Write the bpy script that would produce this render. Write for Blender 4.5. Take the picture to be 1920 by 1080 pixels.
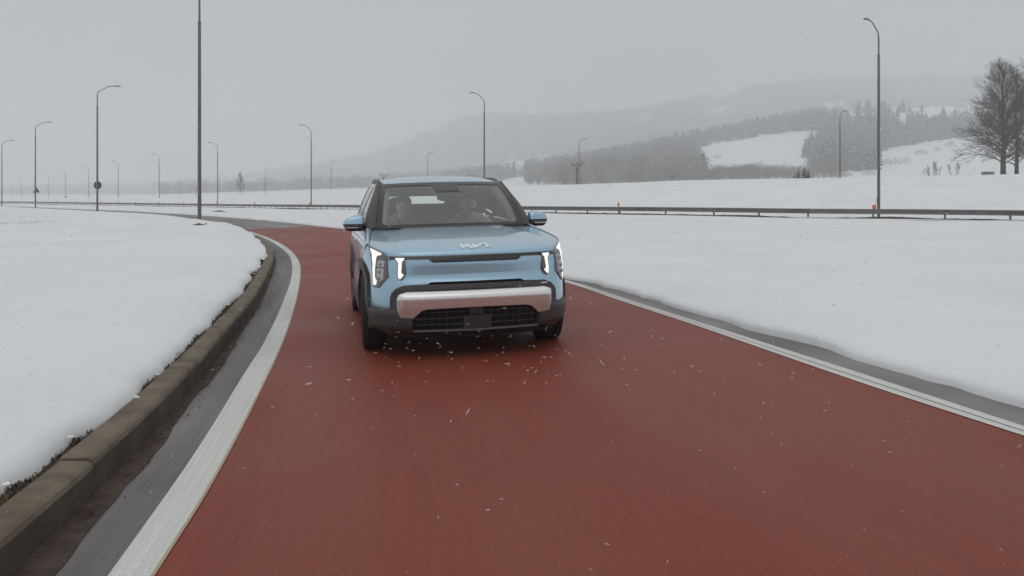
import bpy, bmesh, math, random, bisect
import numpy as np
from mathutils import Vector, Matrix, noise
R = math.radians
for o in list(bpy.data.objects): bpy.data.objects.remove(o)
SC = bpy.context.scene
COL = SC.collection

# ---------------------------------------------------------------- camera, sky, sun, exposure
FPX, CAMZ, HZ = 1591.0, 1.347, 369.0          # focal length in pixels of a 1920 wide frame, eye height, horizon row
cam_d = bpy.data.cameras.new('camera'); cam = bpy.data.objects.new('camera', cam_d); COL.objects.link(cam)
cam.location = (0, 0, CAMZ); cam.rotation_euler = (R(90), 0, 0)
cam_d.sensor_width = 36; cam_d.lens = 36*FPX/1920; cam_d.shift_y = -(540-HZ)/1920
cam_d.clip_start = .1; cam_d.clip_end = 9000
SC.camera = cam

SUN_EL, SUN_AZ = R(52), R(200)
W = bpy.data.worlds.new('World'); SC.world = W; W.use_nodes = True
nt = W.node_tree; nt.nodes.clear()
out = nt.nodes.new('ShaderNodeOutputWorld'); bg = nt.nodes.new('ShaderNodeBackground'); bg.inputs['Strength'].default_value = .1
sky = nt.nodes.new('ShaderNodeTexSky'); sky.sky_type = 'NISHITA'; sky.sun_disc = False
sky.sun_elevation = SUN_EL; sky.sun_rotation = SUN_AZ; sky.dust_density = 4; sky.air_density = 1.5
geo = nt.nodes.new('ShaderNodeTexCoord'); sep = nt.nodes.new('ShaderNodeSeparateXYZ')
ramp = nt.nodes.new('ShaderNodeValToRGB'); e = ramp.color_ramp.elements
e[0].position = 0.0; e[0].color = (.330, .343, .354, 1); e[1].position = 1.0; e[1].color = (.76, .765, .768, 1)
m_ = e.new(.35); m_.color = (.432, .441, .447, 1)
cn = nt.nodes.new('ShaderNodeTexNoise'); cn.inputs['Scale'].default_value = 1.6; cn.inputs['Detail'].default_value = 3
cm = nt.nodes.new('ShaderNodeMapRange'); cm.inputs[1].default_value = .3; cm.inputs[2].default_value = .7; cm.inputs[3].default_value = 9.6; cm.inputs[4].default_value = 10.6
vm = nt.nodes.new('ShaderNodeVectorMath'); vm.operation = 'SCALE'
mx = nt.nodes.new('ShaderNodeMix'); mx.data_type = 'RGBA'; mx.inputs[0].default_value = .04
L = nt.links.new
L(geo.outputs['Generated'], sep.inputs[0]); L(sep.outputs[2], ramp.inputs[0]); L(geo.outputs['Generated'], cn.inputs['Vector'])
L(cn.outputs[0], cm.inputs[0]); L(ramp.outputs[0], vm.inputs[0]); L(cm.outputs[0], vm.inputs['Scale'])
L(vm.outputs[0], mx.inputs[6]); L(sky.outputs[0], mx.inputs[7]); L(mx.outputs[2], bg.inputs[0]); L(bg.outputs[0], out.inputs[0])

sd = bpy.data.lights.new('sun', 'SUN'); sd.energy = .5; sd.angle = R(60); sd.color = (1, .98, .95)
sun = bpy.data.objects.new('sun', sd); COL.objects.link(sun)
sun.rotation_euler = (R(90)-SUN_EL, 0, R(180)-SUN_AZ)
sun.location = (0, 0, 60)

SC.view_settings.view_transform = 'Standard'; SC.view_settings.look = 'None'
SC.view_settings.gamma = 1; SC.view_settings.exposure = 0.05; SC.view_settings.use_curve_mapping = False
SC.render.engine = 'CYCLES'
cy = SC.cycles
cy.max_bounces = 12; cy.volume_bounces = 5; cy.transparent_max_bounces = 24; cy.diffuse_bounces = 3; cy.glossy_bounces = 3
cy.use_denoising = True
HAZE_D = .00115

# ---------------------------------------------------------------- helpers
MATS = {}
def mat(name, col=(.5, .5, .5), rough=.6, metal=0, coat=0, spec=.5, emit=None, es=1, noise_s=None, noise_amt=.2, bump=0, bump_s=40, coords='Object', stretch=None, coat_r=.03, col2=None, detail=5):
    if name in MATS: return MATS[name]
    m = bpy.data.materials.new(name); m.use_nodes = True; MATS[name] = m
    n = m.node_tree.nodes; l = m.node_tree.links; b = n['Principled BSDF']
    b.inputs['Base Color'].default_value = (*col, 1); b.inputs['Roughness'].default_value = rough
    b.inputs['Metallic'].default_value = metal; b.inputs['Coat Weight'].default_value = coat; b.inputs['Coat Roughness'].default_value = coat_r
    b.inputs['Specular IOR Level'].default_value = spec
    if emit: b.inputs['Emission Color'].default_value = (*emit, 1); b.inputs['Emission Strength'].default_value = es
    vec = None
    if noise_s or bump:
        tc = n.new('ShaderNodeTexCoord'); mp = n.new('ShaderNodeMapping'); l.new(tc.outputs[coords], mp.inputs[0])
        if stretch: mp.inputs['Scale'].default_value = stretch
        vec = mp.outputs[0]
    if noise_s:
        t = n.new('ShaderNodeTexNoise'); t.inputs['Scale'].default_value = noise_s; t.inputs['Detail'].default_value = detail; l.new(vec, t.inputs['Vector'])
        mr = n.new('ShaderNodeMapRange'); mr.inputs[1].default_value = .25; mr.inputs[2].default_value = .75; l.new(t.outputs[0], mr.inputs[0])
        mi = n.new('ShaderNodeMix'); mi.data_type = 'RGBA'; l.new(mr.outputs[0], mi.inputs[0])
        c2 = col2 or tuple(min(1, c*(1+noise_amt)) for c in col)
        c1 = col if col2 else tuple(c*(1-noise_amt) for c in col)
        mi.inputs[6].default_value = (*c1, 1); mi.inputs[7].default_value = (*c2, 1); l.new(mi.outputs[2], b.inputs['Base Color'])
    if bump:
        t = n.new('ShaderNodeTexNoise'); t.inputs['Scale'].default_value = bump_s; t.inputs['Detail'].default_value = 6; l.new(vec, t.inputs['Vector'])
        bp = n.new('ShaderNodeBump'); bp.inputs['Strength'].default_value = bump; bp.inputs['Distance'].default_value = .02
        l.new(t.outputs[0], bp.inputs['Height']); l.new(bp.outputs[0], b.inputs['Normal'])
    return m

def glass(name, tint, ior=1.5, rough=0.0):
    m = bpy.data.materials.new(name); m.use_nodes = True; n = m.node_tree.nodes; l = m.node_tree.links; n.clear()
    o = n.new('ShaderNodeOutputMaterial'); t = n.new('ShaderNodeBsdfTransparent'); g = n.new('ShaderNodeBsdfGlossy'); f = n.new('ShaderNodeFresnel'); x = n.new('ShaderNodeMixShader')
    t.inputs[0].default_value = (*tint, 1); g.inputs['Roughness'].default_value = rough; f.inputs[0].default_value = ior
    l.new(f.outputs[0], x.inputs[0]); l.new(t.outputs[0], x.inputs[1]); l.new(g.outputs[0], x.inputs[2]); l.new(x.outputs[0], o.inputs[0])
    MATS[name] = m; return m

def tag(o, label=None, cat=None, group=None, kind=None):
    if label: o['label'] = label
    if cat: o['category'] = cat
    if group: o['group'] = group
    if kind: o['kind'] = kind
    return o
def mk(name, v, f, m=None, parent=None, smooth=True, uv=None, fix=False):
    me = bpy.data.meshes.new(name); me.from_pydata([tuple(p) for p in v], [], f); me.update()
    if m: me.materials.append(m)
    if fix:
        b = bmesh.new(); b.from_mesh(me); bmesh.ops.recalc_face_normals(b, faces=b.faces); b.to_mesh(me); b.free()
    if uv is not None:
        ul = me.uv_layers.new(name='UVMap'); li = np.zeros(len(me.loops), dtype=np.int32); me.loops.foreach_get('vertex_index', li)
        ul.data.foreach_set('uv', np.asarray(uv, dtype=np.float32)[li].ravel())
    if smooth: me.shade_smooth()
    o = bpy.data.objects.new(name, me); COL.objects.link(o)
    if parent: o.parent = parent
    return o
def empty(name, loc=(0, 0, 0), rz=0, parent=None):
    o = bpy.data.objects.new(name, None); COL.objects.link(o); o.location = loc; o.rotation_euler = (0, 0, rz); o.empty_display_size = .3
    if parent: o.parent = parent
    return o
def copy_tree(o, parent=None):
    c = o.copy(); COL.objects.link(c)
    if parent: c.parent = parent
    for ch in list(o.children): copy_tree(ch, c)
    return c
class MB:
    def __init__(s): s.v = []; s.f = []
    def add(s, v, f): k = len(s.v); s.v += [tuple(p) for p in v]; s.f += [tuple(i+k for i in q) for q in f]; return s
    def box(s, c, d, rz=0, tz=0):
        x, y, z = (q/2 for q in d); ca, sa = math.cos(rz), math.sin(rz); P = []
        for k in (-1, 1):
            t = 1-tz*(k > 0)
            for i, j in ((-1, -1), (1, -1), (1, 1), (-1, 1)):
                a, b = i*x*t, j*y*t; P.append((c[0]+a*ca-b*sa, c[1]+a*sa+b*ca, c[2]+k*z))
        return s.add(P, [(3, 2, 1, 0), (4, 5, 6, 7), (0, 1, 5, 4), (1, 2, 6, 5), (2, 3, 7, 6), (3, 0, 4, 7)])
    def tube(s, pts, rad, n=8, cap=True, sq=1.0):
        pts = [Vector(p) for p in pts]; rad = rad if hasattr(rad, '__len__') else [rad]*len(pts); P = []; up = Vector((0, 0, 1)); pu = None
        for i, p in enumerate(pts):
            t = (pts[min(i+1, len(pts)-1)]-pts[max(i-1, 0)]).normalized()
            if pu is None: a = t.cross(up if abs(t.z) < .9 else Vector((1, 0, 0))).normalized()
            else: a = (pu-t*pu.dot(t)).normalized()
            pu = a; b = t.cross(a)
            for k in range(n):
                an = 2*math.pi*k/n; P.append(p+a*math.cos(an)*rad[i]+b*math.sin(an)*rad[i]*sq)
        F = [(i*n+k, i*n+(k+1) % n, (i+1)*n+(k+1) % n, (i+1)*n+k) for i in range(len(pts)-1) for k in range(n)]
        if cap: F += [tuple(range(n))[::-1], tuple((len(pts)-1)*n+k for k in range(n))]
        return s.add(P, F)
    def grid(s, rows, close=False):
        n = len(rows[0]); P = [p for r in rows for p in r]; w = n if close else n-1
        return s.add(P, [(i*n+k, i*n+(k+1) % n, (i+1)*n+(k+1) % n, (i+1)*n+k) for i in range(len(rows)-1) for k in range(w)])
    def ell(s, c, r, nu=14, nv=10, sup=1.0):
        rows = []
        for j in range(nv+1):
            ph = -math.pi/2+math.pi*j/nv; cz, sz = math.cos(ph), math.sin(ph); cz = max(cz, 1e-3)
            rows.append([(c[0]+r[0]*cz**sup*math.copysign(abs(math.cos(2*math.pi*i/nu))**sup, math.cos(2*math.pi*i/nu)), c[1]+r[1]*cz**sup*math.copysign(abs(math.sin(2*math.pi*i/nu))**sup, math.sin(2*math.pi*i/nu)), c[2]+r[2]*math.copysign(abs(sz)**sup, sz)) for i in range(nu)])
        return s.grid(rows, True)
    def build(s, name, m, parent=None, smooth=True, fix=True): return mk(name, s.v, s.f, m, parent, smooth, fix=fix)
def smooth_angle(o, deg=35):
    me = o.data; b = bmesh.new(); b.from_mesh(me)
    for ed in b.edges:
        if len(ed.link_faces) == 2 and ed.calc_face_angle(0) > R(deg): ed.smooth = False
    b.to_mesh(me); b.free(); return o
def bevel(o, w, seg=2, ang=40):
    md = o.modifiers.new('bevel', 'BEVEL'); md.width = w; md.segments = seg; md.limit_method = 'ANGLE'; md.angle_limit = R(ang); md.harden_normals = True
    return o
def sstep(a, b, x):
    t = min(max((x-a)/(b-a), 0), 1); return t*t*(3-2*t)
def interp(t, x):
    if x <= t[0][0]: return t[0][1]
    for (a, b), (c, d) in zip(t, t[1:]):
        if x <= c: return b+(d-b)*(x-a)/(c-a)
    return t[-1][1]

# ---------------------------------------------------------------- the lie of the land
CX0, CY0, CPSI, CROLL = -.46264, 7.84888, .220429, .021412
def ground(X, Y):
    """cross fall of the slip road near the car, and a slight dip far out on the plain"""
    lat = (X-CX0)*math.cos(CPSI)+(Y-CY0)*math.sin(CPSI)
    w = 1-sstep(20, 40, Y); w *= sstep(-60, -20, Y)
    z = math.tan(CROLL)*4*math.tanh(lat/4)*w
    r = math.hypot(X, Y); z -= .38*sstep(55, 150, r)*sstep(25, -5, X)
    return z
def at(px, py, dz=0):
    """the point of the ground (raised by dz) seen at a pixel of the 1920 wide photograph"""
    z = dz
    for _ in range(40):
        Y = FPX*(CAMZ-z)/(py-HZ); X = (px-960)/FPX*Y; z = .5*z+.5*(ground(X, Y)+dz)
    return (X, Y)
def crv(pts, back=None, n=10):
    P = [Vector(p) for p in pts]
    if back is not None:
        d = (P[1]-P[0]).normalized() if back is True else Vector(back)
        P = [P[0]-d*46, P[0]-d*30, P[0]-d*15, P[0]-d*6]+P
    P = [2*P[0]-P[1]]+P+[2*P[-1]-P[-2]]; outp = []
    for i in range(1, len(P)-2):
        p0, p1, p2, p3 = P[i-1:i+3]; t0 = 0; t1 = (p1-p0).length**.5; t2 = t1+(p2-p1).length**.5; t3 = t2+(p3-p2).length**.5
        for k in range(n):
            t = t1+(t2-t1)*k/n
            a1 = p0*((t1-t)/(t1-t0))+p1*((t-t0)/(t1-t0)); a2 = p1*((t2-t)/(t2-t1))+p2*((t-t1)/(t2-t1)); a3 = p2*((t3-t)/(t3-t2))+p3*((t-t2)/(t3-t2))
            b1 = a1*((t2-t)/(t2-t0))+a2*((t-t0)/(t2-t0)); b2 = a2*((t3-t)/(t3-t1))+a3*((t-t1)/(t3-t1)); outp.append(b1*((t2-t)/(t2-t1))+b2*((t-t1)/(t2-t1)))
    outp.append(P[-2]); return outp
def relax(c, it=30):
    c = [p.copy() for p in c]
    for _ in range(it):
        for i in range(1, len(c)-1): c[i] = c[i]*.5+(c[i-1]+c[i+1])*.25
    return c
def lens(c):
    l = [0]
    for a, b in zip(c, c[1:]): l.append(l[-1]+(b-a).length)
    return l
def pos(c, l, s):
    s = min(max(s, 0), l[-1]-1e-6); i = max(bisect.bisect_right(l, s)-1, 0); t = (s-l[i])/(l[i+1]-l[i]); return c[i].lerp(c[i+1], t)
def resample(c, n): l = lens(c); return [pos(c, l, l[-1]*k/(n-1)) for k in range(n)]
def step_samples(c):
    """sample positions, dense near the camera"""
    l = lens(c); s = 0; o = []
    while s < l[-1]:
        o.append(s); p = pos(c, l, s); s += .12+.012*max(p.length, 0)
    return o+[l[-1]]
def offset(c, d):
    o = []
    for i, p in enumerate(c):
        t = (c[min(i+1, len(c)-1)]-c[max(i-1, 0)]).normalized(); o.append(p+Vector((-t.y, t.x))*(d(i) if callable(d) else d))
    return o
def resample_even(c, frac): l = lens(c); return [pos(c, l, l[-1]*f) for f in frac]
def ribbon(name, A, B, dz, m, ncol=8, parent=None):
    """strip between two curves, laid on the ground"""
    sa = step_samples(A); la = lens(A)[-1]; fr = [s/la for s in sa]; a = resample_even(A, fr); b = resample_even(B, fr)
    V = []; U = []
    for i, (p, q) in enumerate(zip(a, b)):
        w = (q-p).length
        for k in range(ncol+1):
            r = p.lerp(q, k/ncol); V.append((r.x, r.y, ground(r.x, r.y)+dz)); U.append((w*k/ncol, sa[i]))
    n = ncol+1
    F = [(i*n+k, i*n+k+1, (i+1)*n+k+1, (i+1)*n+k) for i in range(len(a)-1) for k in range(ncol)]
    return mk(name, V, F, m, parent, uv=U, fix=False)

# ---------------------------------------------------------------- ground materials
def road_mat(name, c1, c2, c3, rough, streak=.5, spec=.5):
    """worn surface: fine grit, long tyre-polished lanes along the road, broad damp patches"""
    m = bpy.data.materials.new(name); m.use_nodes = True; MATS[name] = m; n = m.node_tree.nodes; l = m.node_tree.links; b = n['Principled BSDF']
    uv = n.new('ShaderNodeUVMap'); tc = n.new('ShaderNodeTexCoord')
    def nz(sx, sy, det, src=uv, lo=.3, hi=.7):
        mp = n.new('ShaderNodeMapping'); mp.inputs['Scale'].default_value = (sx, sy, sx if src is tc else 1); l.new(src.outputs['Object' if src is tc else 0], mp.inputs[0])
        t = n.new('ShaderNodeTexNoise'); t.inputs['Scale'].default_value = 1; t.inputs['Detail'].default_value = det; l.new(mp.outputs[0], t.inputs['Vector'])
        r = n.new('ShaderNodeMapRange'); r.inputs[1].default_value = lo; r.inputs[2].default_value = hi; l.new(t.outputs[0], r.inputs[0]); return r.outputs[0]
    fine = nz(45, .9, 4); wide = nz(1.3, .12, 3); patch = nz(.35, .5, 4, tc); grit = nz(160, 160, 2, tc, .2, .8)
    a = n.new('ShaderNodeMix'); a.data_type = 'RGBA'; a.inputs[6].default_value = (*c1, 1); a.inputs[7].default_value = (*c2, 1); l.new(fine, a.inputs[0])
    a2 = n.new('ShaderNodeMix'); a2.data_type = 'RGBA'; a2.inputs[7].default_value = (*c3, 1); l.new(a.outputs[2], a2.inputs[6])
    k = n.new('ShaderNodeMath'); k.operation = 'MULTIPLY'; l.new(wide, k.inputs[0]); l.new(patch, k.inputs[1])
    k2 = n.new('ShaderNodeMath'); k2.operation = 'MULTIPLY'; k2.inputs[1].default_value = streak*1.6; l.new(k.outputs[0], k2.inputs[0]); l.new(k2.outputs[0], a2.inputs[0])
    g = n.new('ShaderNodeMix'); g.data_type = 'RGBA'; g.blend_type = 'MULTIPLY'; g.inputs[0].default_value = .45; l.new(a2.outputs[2], g.inputs[6])
    gr = n.new('ShaderNodeMapRange'); gr.inputs[3].default_value = .5; gr.inputs[4].default_value = 1.5; l.new(grit, gr.inputs[0]); l.new(gr.outputs[0], g.inputs[7])
    l.new(g.outputs[2], b.inputs['Base Color'])
    rr = n.new('ShaderNodeMapRange'); rr.inputs[3].default_value = rough-.1; rr.inputs[4].default_value = rough+.12; l.new(patch, rr.inputs[0]); l.new(rr.outputs[0], b.inputs['Roughness'])
    b.inputs['Specular IOR Level'].default_value = spec
    bp = n.new('ShaderNodeBump'); bp.inputs['Strength'].default_value = .35; bp.inputs['Distance'].default_value = .004; l.new(grit, bp.inputs['Height']); l.new(bp.outputs[0], b.inputs['Normal'])
    return m
def snow_mat():
    m = bpy.data.materials.new('snow'); m.use_nodes = True; MATS['snow'] = m; n = m.node_tree.nodes; l = m.node_tree.links; b = n['Principled BSDF']
    tc = n.new('ShaderNodeTexCoord'); t = n.new('ShaderNodeTexNoise'); t.inputs['Scale'].default_value = .35; t.inputs['Detail'].default_value = 6; l.new(tc.outputs['Object'], t.inputs['Vector'])
    r = n.new('ShaderNodeValToRGB'); r.color_ramp.elements[0].color = (.76, .78, .795, 1); r.color_ramp.elements[1].color = (.84, .85, .857, 1); r.color_ramp.elements[0].position = .3; r.color_ramp.elements[1].position = .7
    l.new(t.outputs[0], r.inputs[0]); l.new(r.outputs[0], b.inputs['Base Color']); b.inputs['Roughness'].default_value = .9; b.inputs['Specular IOR Level'].default_value = .15
    t2 = n.new('ShaderNodeTexNoise'); t2.inputs['Scale'].default_value = 3.5; t2.inputs['Detail'].default_value = 8; l.new(tc.outputs['Object'], t2.inputs['Vector'])
    bp = n.new('ShaderNodeBump'); bp.inputs['Strength'].default_value = .55; bp.inputs['Distance'].default_value = .05; l.new(t2.outputs[0], bp.inputs['Height']); l.new(bp.outputs[0], b.inputs['Normal'])
    return m
M_snow = snow_mat()
M_red = road_mat('red_surfacing', (.185, .028, .012), (.240, .043, .020), (.25, .080, .050), .55, .6, .3)
M_asph = road_mat('grey_asphalt', (.060, .048, .047), (.125, .106, .104), (.27, .245, .243), .55, 1.1, .5)
M_line = road_mat('white_line_paint', (.60, .605, .57), (.72, .725, .69), (.42, .41, .39), .6, .5, .3)
M_dirt = mat('gutter_dirt', (.035, .022, .015), .95, noise_s=9, col2=(.11, .075, .055), bump=.9, bump_s=30)
M_kerb = mat('kerb_concrete', (.10, .076, .052), .9, noise_s=5, col2=(.23, .185, .135), bump=.4, bump_s=60)
M_cream = mat('worn_cream_paint', (.45, .36, .24), .8)
M_soil = mat('soil', (.028, .022, .015), 1, noise_s=6, col2=(.07, .05, .035), bump=1, bump_s=20)

# ---------------------------------------------------------------- curves of the road, read off the ground
def C(px, back=True, dz=0, rl=6): return relax(crv([at(*p, dz) for p in px], back), rl)
c_LR = C([(279, 1080), (385, 916), (481, 738), (528, 639), (549, 578), (560, 529), (561, 498), (551, 478), (535.5, 464), (513, 451), (475, 436.7), (451, 431)])
c_LL = C([(205, 1080), (359, 863), (457, 704), (498, 639), (535.5, 555.5), (547, 518), (547, 493), (540, 477), (524, 464), (504, 451), (472, 438), (450, 431.5)])
c_D = C([(104, 1080), (168, 993), (298, 844), (366, 743), (409, 700), (455, 622), (487, 574), (505.5, 529), (516.5, 498), (514, 478), (502, 463), (480, 448), (452, 434)])
c_KB = C([(38, 1065), (188, 921), (308, 796), (385, 704), (447, 622), (481, 574), (503, 529), (515, 498), (512, 478), (500, 463), (478, 448), (450, 434)])
c_SL = C([(38, 1065), (188, 921), (308, 796), (385, 704), (447, 622), (481, 574), (503, 529), (513, 498), (509, 478), (497, 461), (475.5, 444), (448, 430.5), (430, 426), (404, 422), (394, 420.5), (355.6, 415), (319, 410), (283, 406.7), (180.5, 400.5), (67, 393.3), (0, 388.6), (-160, 383)], rl=3)
c_SR = C([(1920, 768), (1733, 712), (1623, 681), (1526, 649), (1416, 620), (1300, 586), (1210, 559), (1117, 533), (1056, 521), (662, 432), (621, 427.5), (582, 422.7), (476, 412), (372, 404), (305, 400), (178, 393.5), (0, 386), (-160, 381.6)], rl=3)
c_R1 = C([(1920, 820), (1623, 723), (1300, 610), (1145, 559), (1060, 529.5), (682, 435), (606, 424)])
c_R2 = C([(1920, 802), (1623, 705), (1300, 602), (1165.5, 559), (1056, 524), (676, 434), (602, 423.5)])

# asphalt under everything between the two snow edges; the red surfacing and the lines lie on it
c_SLu = offset(c_SL, .5); c_SRu = offset(c_SR, -.5)
o = ribbon('road', c_SLu, c_SRu, -.002, M_asph, 14); tag(o, kind='structure')
red_R = offset(c_R1, -.02)
o = ribbon('red_road_surface', c_LR, red_R, .006, M_red, 12); tag(o, kind='structure')
o = ribbon('road_edge_line', offset(c_LL, 0), offset(c_LR, -.012), .010, M_line, 2); tag(o, kind='structure')
o = ribbon('cream_paint_edge', offset(c_LR, -.011), offset(c_LR, -.026), .010, M_cream, 1); tag(o, kind='structure')
a_ = resample(c_R1, 400); b_ = resample(c_R2, 400)
# right-hand line: two parallel white strips with a thin bare joint between them near the camera
mid1 = [p.lerp(q, .42 if p.y < 12 else .5) for p, q in zip(a_, b_)]; mid2 = [p.lerp(q, .49 if p.y < 12 else .5) for p, q in zip(a_, b_)]
o = ribbon('road_edge_line', mid1[::-1][::-1], a_, .010, M_line, 2); tag(o, kind='structure')
o = ribbon('road_edge_line', b_, mid2, .010, M_line, 2); tag(o, kind='structure')
def cut(c, y0, y1): return [p for p in c if y0 <= p.y <= y1]
o = ribbon('gutter_dirt', cut(offset(c_KB, .03), -50, 23), offset(cut(c_D, -50, 23), lambda i: .022*noise.noise((i*.9, 3, 0))+.018*noise.noise((i*2.7, 9, 0))), .004, M_dirt, 3); tag(o, kind='structure')

M_kerb_shade = mat('kerb_face_painted_shade', (.035, .026, .02), .85, noise_s=4, col2=(.10, .078, .06), bump=.5, bump_s=50)  # shade of the kerb's upright face, put into a darker mottled colour
# ---------------------------------------------------------------- kerb stones
kerb = tag(empty('kerb'), kind='structure')
KC = resample(cut(c_KB, -12, 27), 600); KL = lens(KC); s = 0.4; rnd = random.Random(5)
KH = .165
while s < KL[-1]-1:
    ln = 2.42+rnd.uniform(-.1, .1); rows = []; jh = rnd.uniform(-.004, .006); jo = rnd.uniform(-.006, .006)
    for k in range(9):
        q = s+.007+(ln-.014)*k/8; p = pos(KC, KL, q); t = (pos(KC, KL, q+.1)-pos(KC, KL, q-.1)).normalized(); n_ = Vector((-t.y, t.x)); row = []
        for (w, h) in ((.0, -.06), (.004, KH-.035), (.012, KH-.012), (.03, KH), (.155, KH+.006), (.168, KH-.006), (.17, -.06)):
            qq = p+n_*(w+jo+.01); row.append((qq.x, qq.y, ground(qq.x, qq.y)+h+(jh if h > 0 else 0)))
        rows.append(row)
    b = MB(); b.grid(rows); n7 = 7; b.f += [tuple(range(n7))[::-1], tuple(8*n7+k for k in range(n7))]
    o = b.build('kerb_stone', M_kerb, kerb, smooth=False); o.data.materials.append(M_kerb_shade); s += ln
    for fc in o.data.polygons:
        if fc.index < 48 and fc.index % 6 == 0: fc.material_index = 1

# ---------------------------------------------------------------- snow rims along the road (uneven melted edge with thickness)
def rim(name, c, side, prof, jag, cl=1.0):
    ss = step_samples(c); l = lens(c); rows = []
    for s in ss:
        p = pos(c, l, s); t = (pos(c, l, s+.15)-pos(c, l, s-.15)).normalized(); n_ = Vector((-t.y, t.x))*side
        j = jag*(noise.noise((s*.7, side*7, 0))+.6*noise.noise((s*2.3, side*3, 4))+.45*noise.noise((s*6.5, side*9, 2))); row = []
        for (w, h) in prof:
            q = p+n_*(w+j*max(0, 1-w/.8)); hh = h
            if 0 < w < 2: hh += .022*noise.noise((q.x*2.2, q.y*2.2, 3))*min(w*6, 1)+.03*noise.noise((q.x*.6, q.y*.6, 9))
            row.append((q.x, q.y, ground(q.x, q.y)+hh))
        rows.append(row if side < 0 else row[::-1])
    # side<0: road on the left of the rim
    b = MB(); b.grid(rows); o = b.build(name, M_snow, smooth=True, fix=False); return tag(o, kind='structure')
rim('roadside_snow', c_SR, -1, [(0, -.03), (.005, .03), (.03, .06), (.09, .08), (.22, .09), (.45, .095), (.8, .10), (1.4, .105), (2.2, .10), (3.2, .07), (4.4, -.08)], .10)
near = cut(c_SL, -60, 19.5); far_ = [p for p in c_SL if p.y > 18.5]
rim('verge_snow', relax(offset(c_KB, .205), 2) if False else offset(cut(c_KB, -60, 17.6), .20), 1, [(0, .05), (.01, .16), (.035, .205), (.10, .235), (.25, .25), (.5, .26), (.9, .26), (1.5, .255), (2.3, .24), (3.2, .2), (4.4, -.05)], .095)
rim('verge_snow', [p for p in c_SL if p.y > 16.2], 1, [(0, -.03), (.02, .06), (.08, .13), (.2, .18), (.4, .22), (.7, .25), (1.1, .26), (1.6, .255), (2.3, .24), (3.2, .2), (4.4, -.05)], .10)
# dark bare soil showing between the kerb and the snow
o = ribbon('verge_soil', offset(cut(c_KB, -50, 19), .60), offset(cut(c_KB, -50, 19), .16), .145, M_soil, 4); tag(o, kind='structure')

# ---------------------------------------------------------------- terrain
SLp = np.array([(p.x, p.y) for p in resample(c_SL, 700)]); SRp = np.array([(p.x, p.y) for p in resample(c_SR, 700)])
def corridor(X, Y):
    """distance outside the road strip (negative inside) and True where the left edge is nearer"""
    def nearest(P):
        A = P[:-1]; B = P[1:]; D = B-A; dd = (D**2).sum(1)
        px = np.stack([X, Y], -1)[:, None, :]; t = (((px-A)*D).sum(-1)/dd).clip(0, 1); q = A+t[..., None]*D; v = px-q
        d = np.hypot(v[..., 0], v[..., 1]); i = d.argmin(1); k = np.arange(len(X)); cr = D[i, 0]*(Y-A[i, 1])-D[i, 1]*(X-A[i, 0]); return d[k, i], cr
    dl, cl = nearest(SLp); dr, cr = nearest(SRp)
    left = (cl > 0) & (dl <= dr+200); inside = (cl <= 0) & (cr >= 0)
    return np.where(inside, -np.minimum(dl, dr), np.where(cl > 0, dl, dr)), (cl > 0)

# guardrail line on the ground
RAIL = [(2350, 428), (2100, 420), (1920, 415), (1700, 411.3), (1520, 409.5), (1364, 406.4), (1200, 403.6), (1100, 402.4), (900, 399), (683, 394.8), (560, 392.6), (400, 389.6), (280, 387.3), (180, 385.4), (60, 383), (0, 382), (-140, 380)]
rail_w = crv([at(*p) for p in RAIL], None)
rail_px = sorted((960+FPX*p.x/p.y, p.y) for p in rail_w)
CREST = [(-400, 371), (0, 370), (133, 370.5), (278, 370.3), (344, 368), (417, 364.5), (500, 361), (573, 357.7), (698, 355), (820, 351), (950, 349), (1083, 346), (1200, 342), (1260, 339), (1520, 334.5), (1765, 329), (1920, 326), (2300, 316)]
CREST_Y = [(-400, 330), (0, 280), (280, 215), (400, 185), (700, 150), (1100, 118), (1500, 96), (1920, 86), (2300, 80)]
R1 = [(-400, 366), (300, 364), (500, 358), (700, 350), (800, 344), (900, 334), (1000, 320), (1100, 305), (1200, 287), (1300, 264), (1400, 246), (1500, 228), (1600, 212), (1700, 207.5), (1820, 204), (1920, 202), (2300, 196)]
R2 = [(-400, 362), (100, 358), (300, 350), (400, 342), (500, 330), (600, 314), (700, 298), (760, 276), (800, 254), (860, 232), (920, 220), (980, 222), (1040, 223), (1100, 219), (1180, 214), (1230, 205), (1300, 190), (1400, 172), (1500, 160), (1700, 150), (1920, 146), (2300, 140)]
Y1, YV, Y2 = 860, 1350, 2050
def zp(py, Y): return CAMZ+Y*(HZ-py)/FPX
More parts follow.
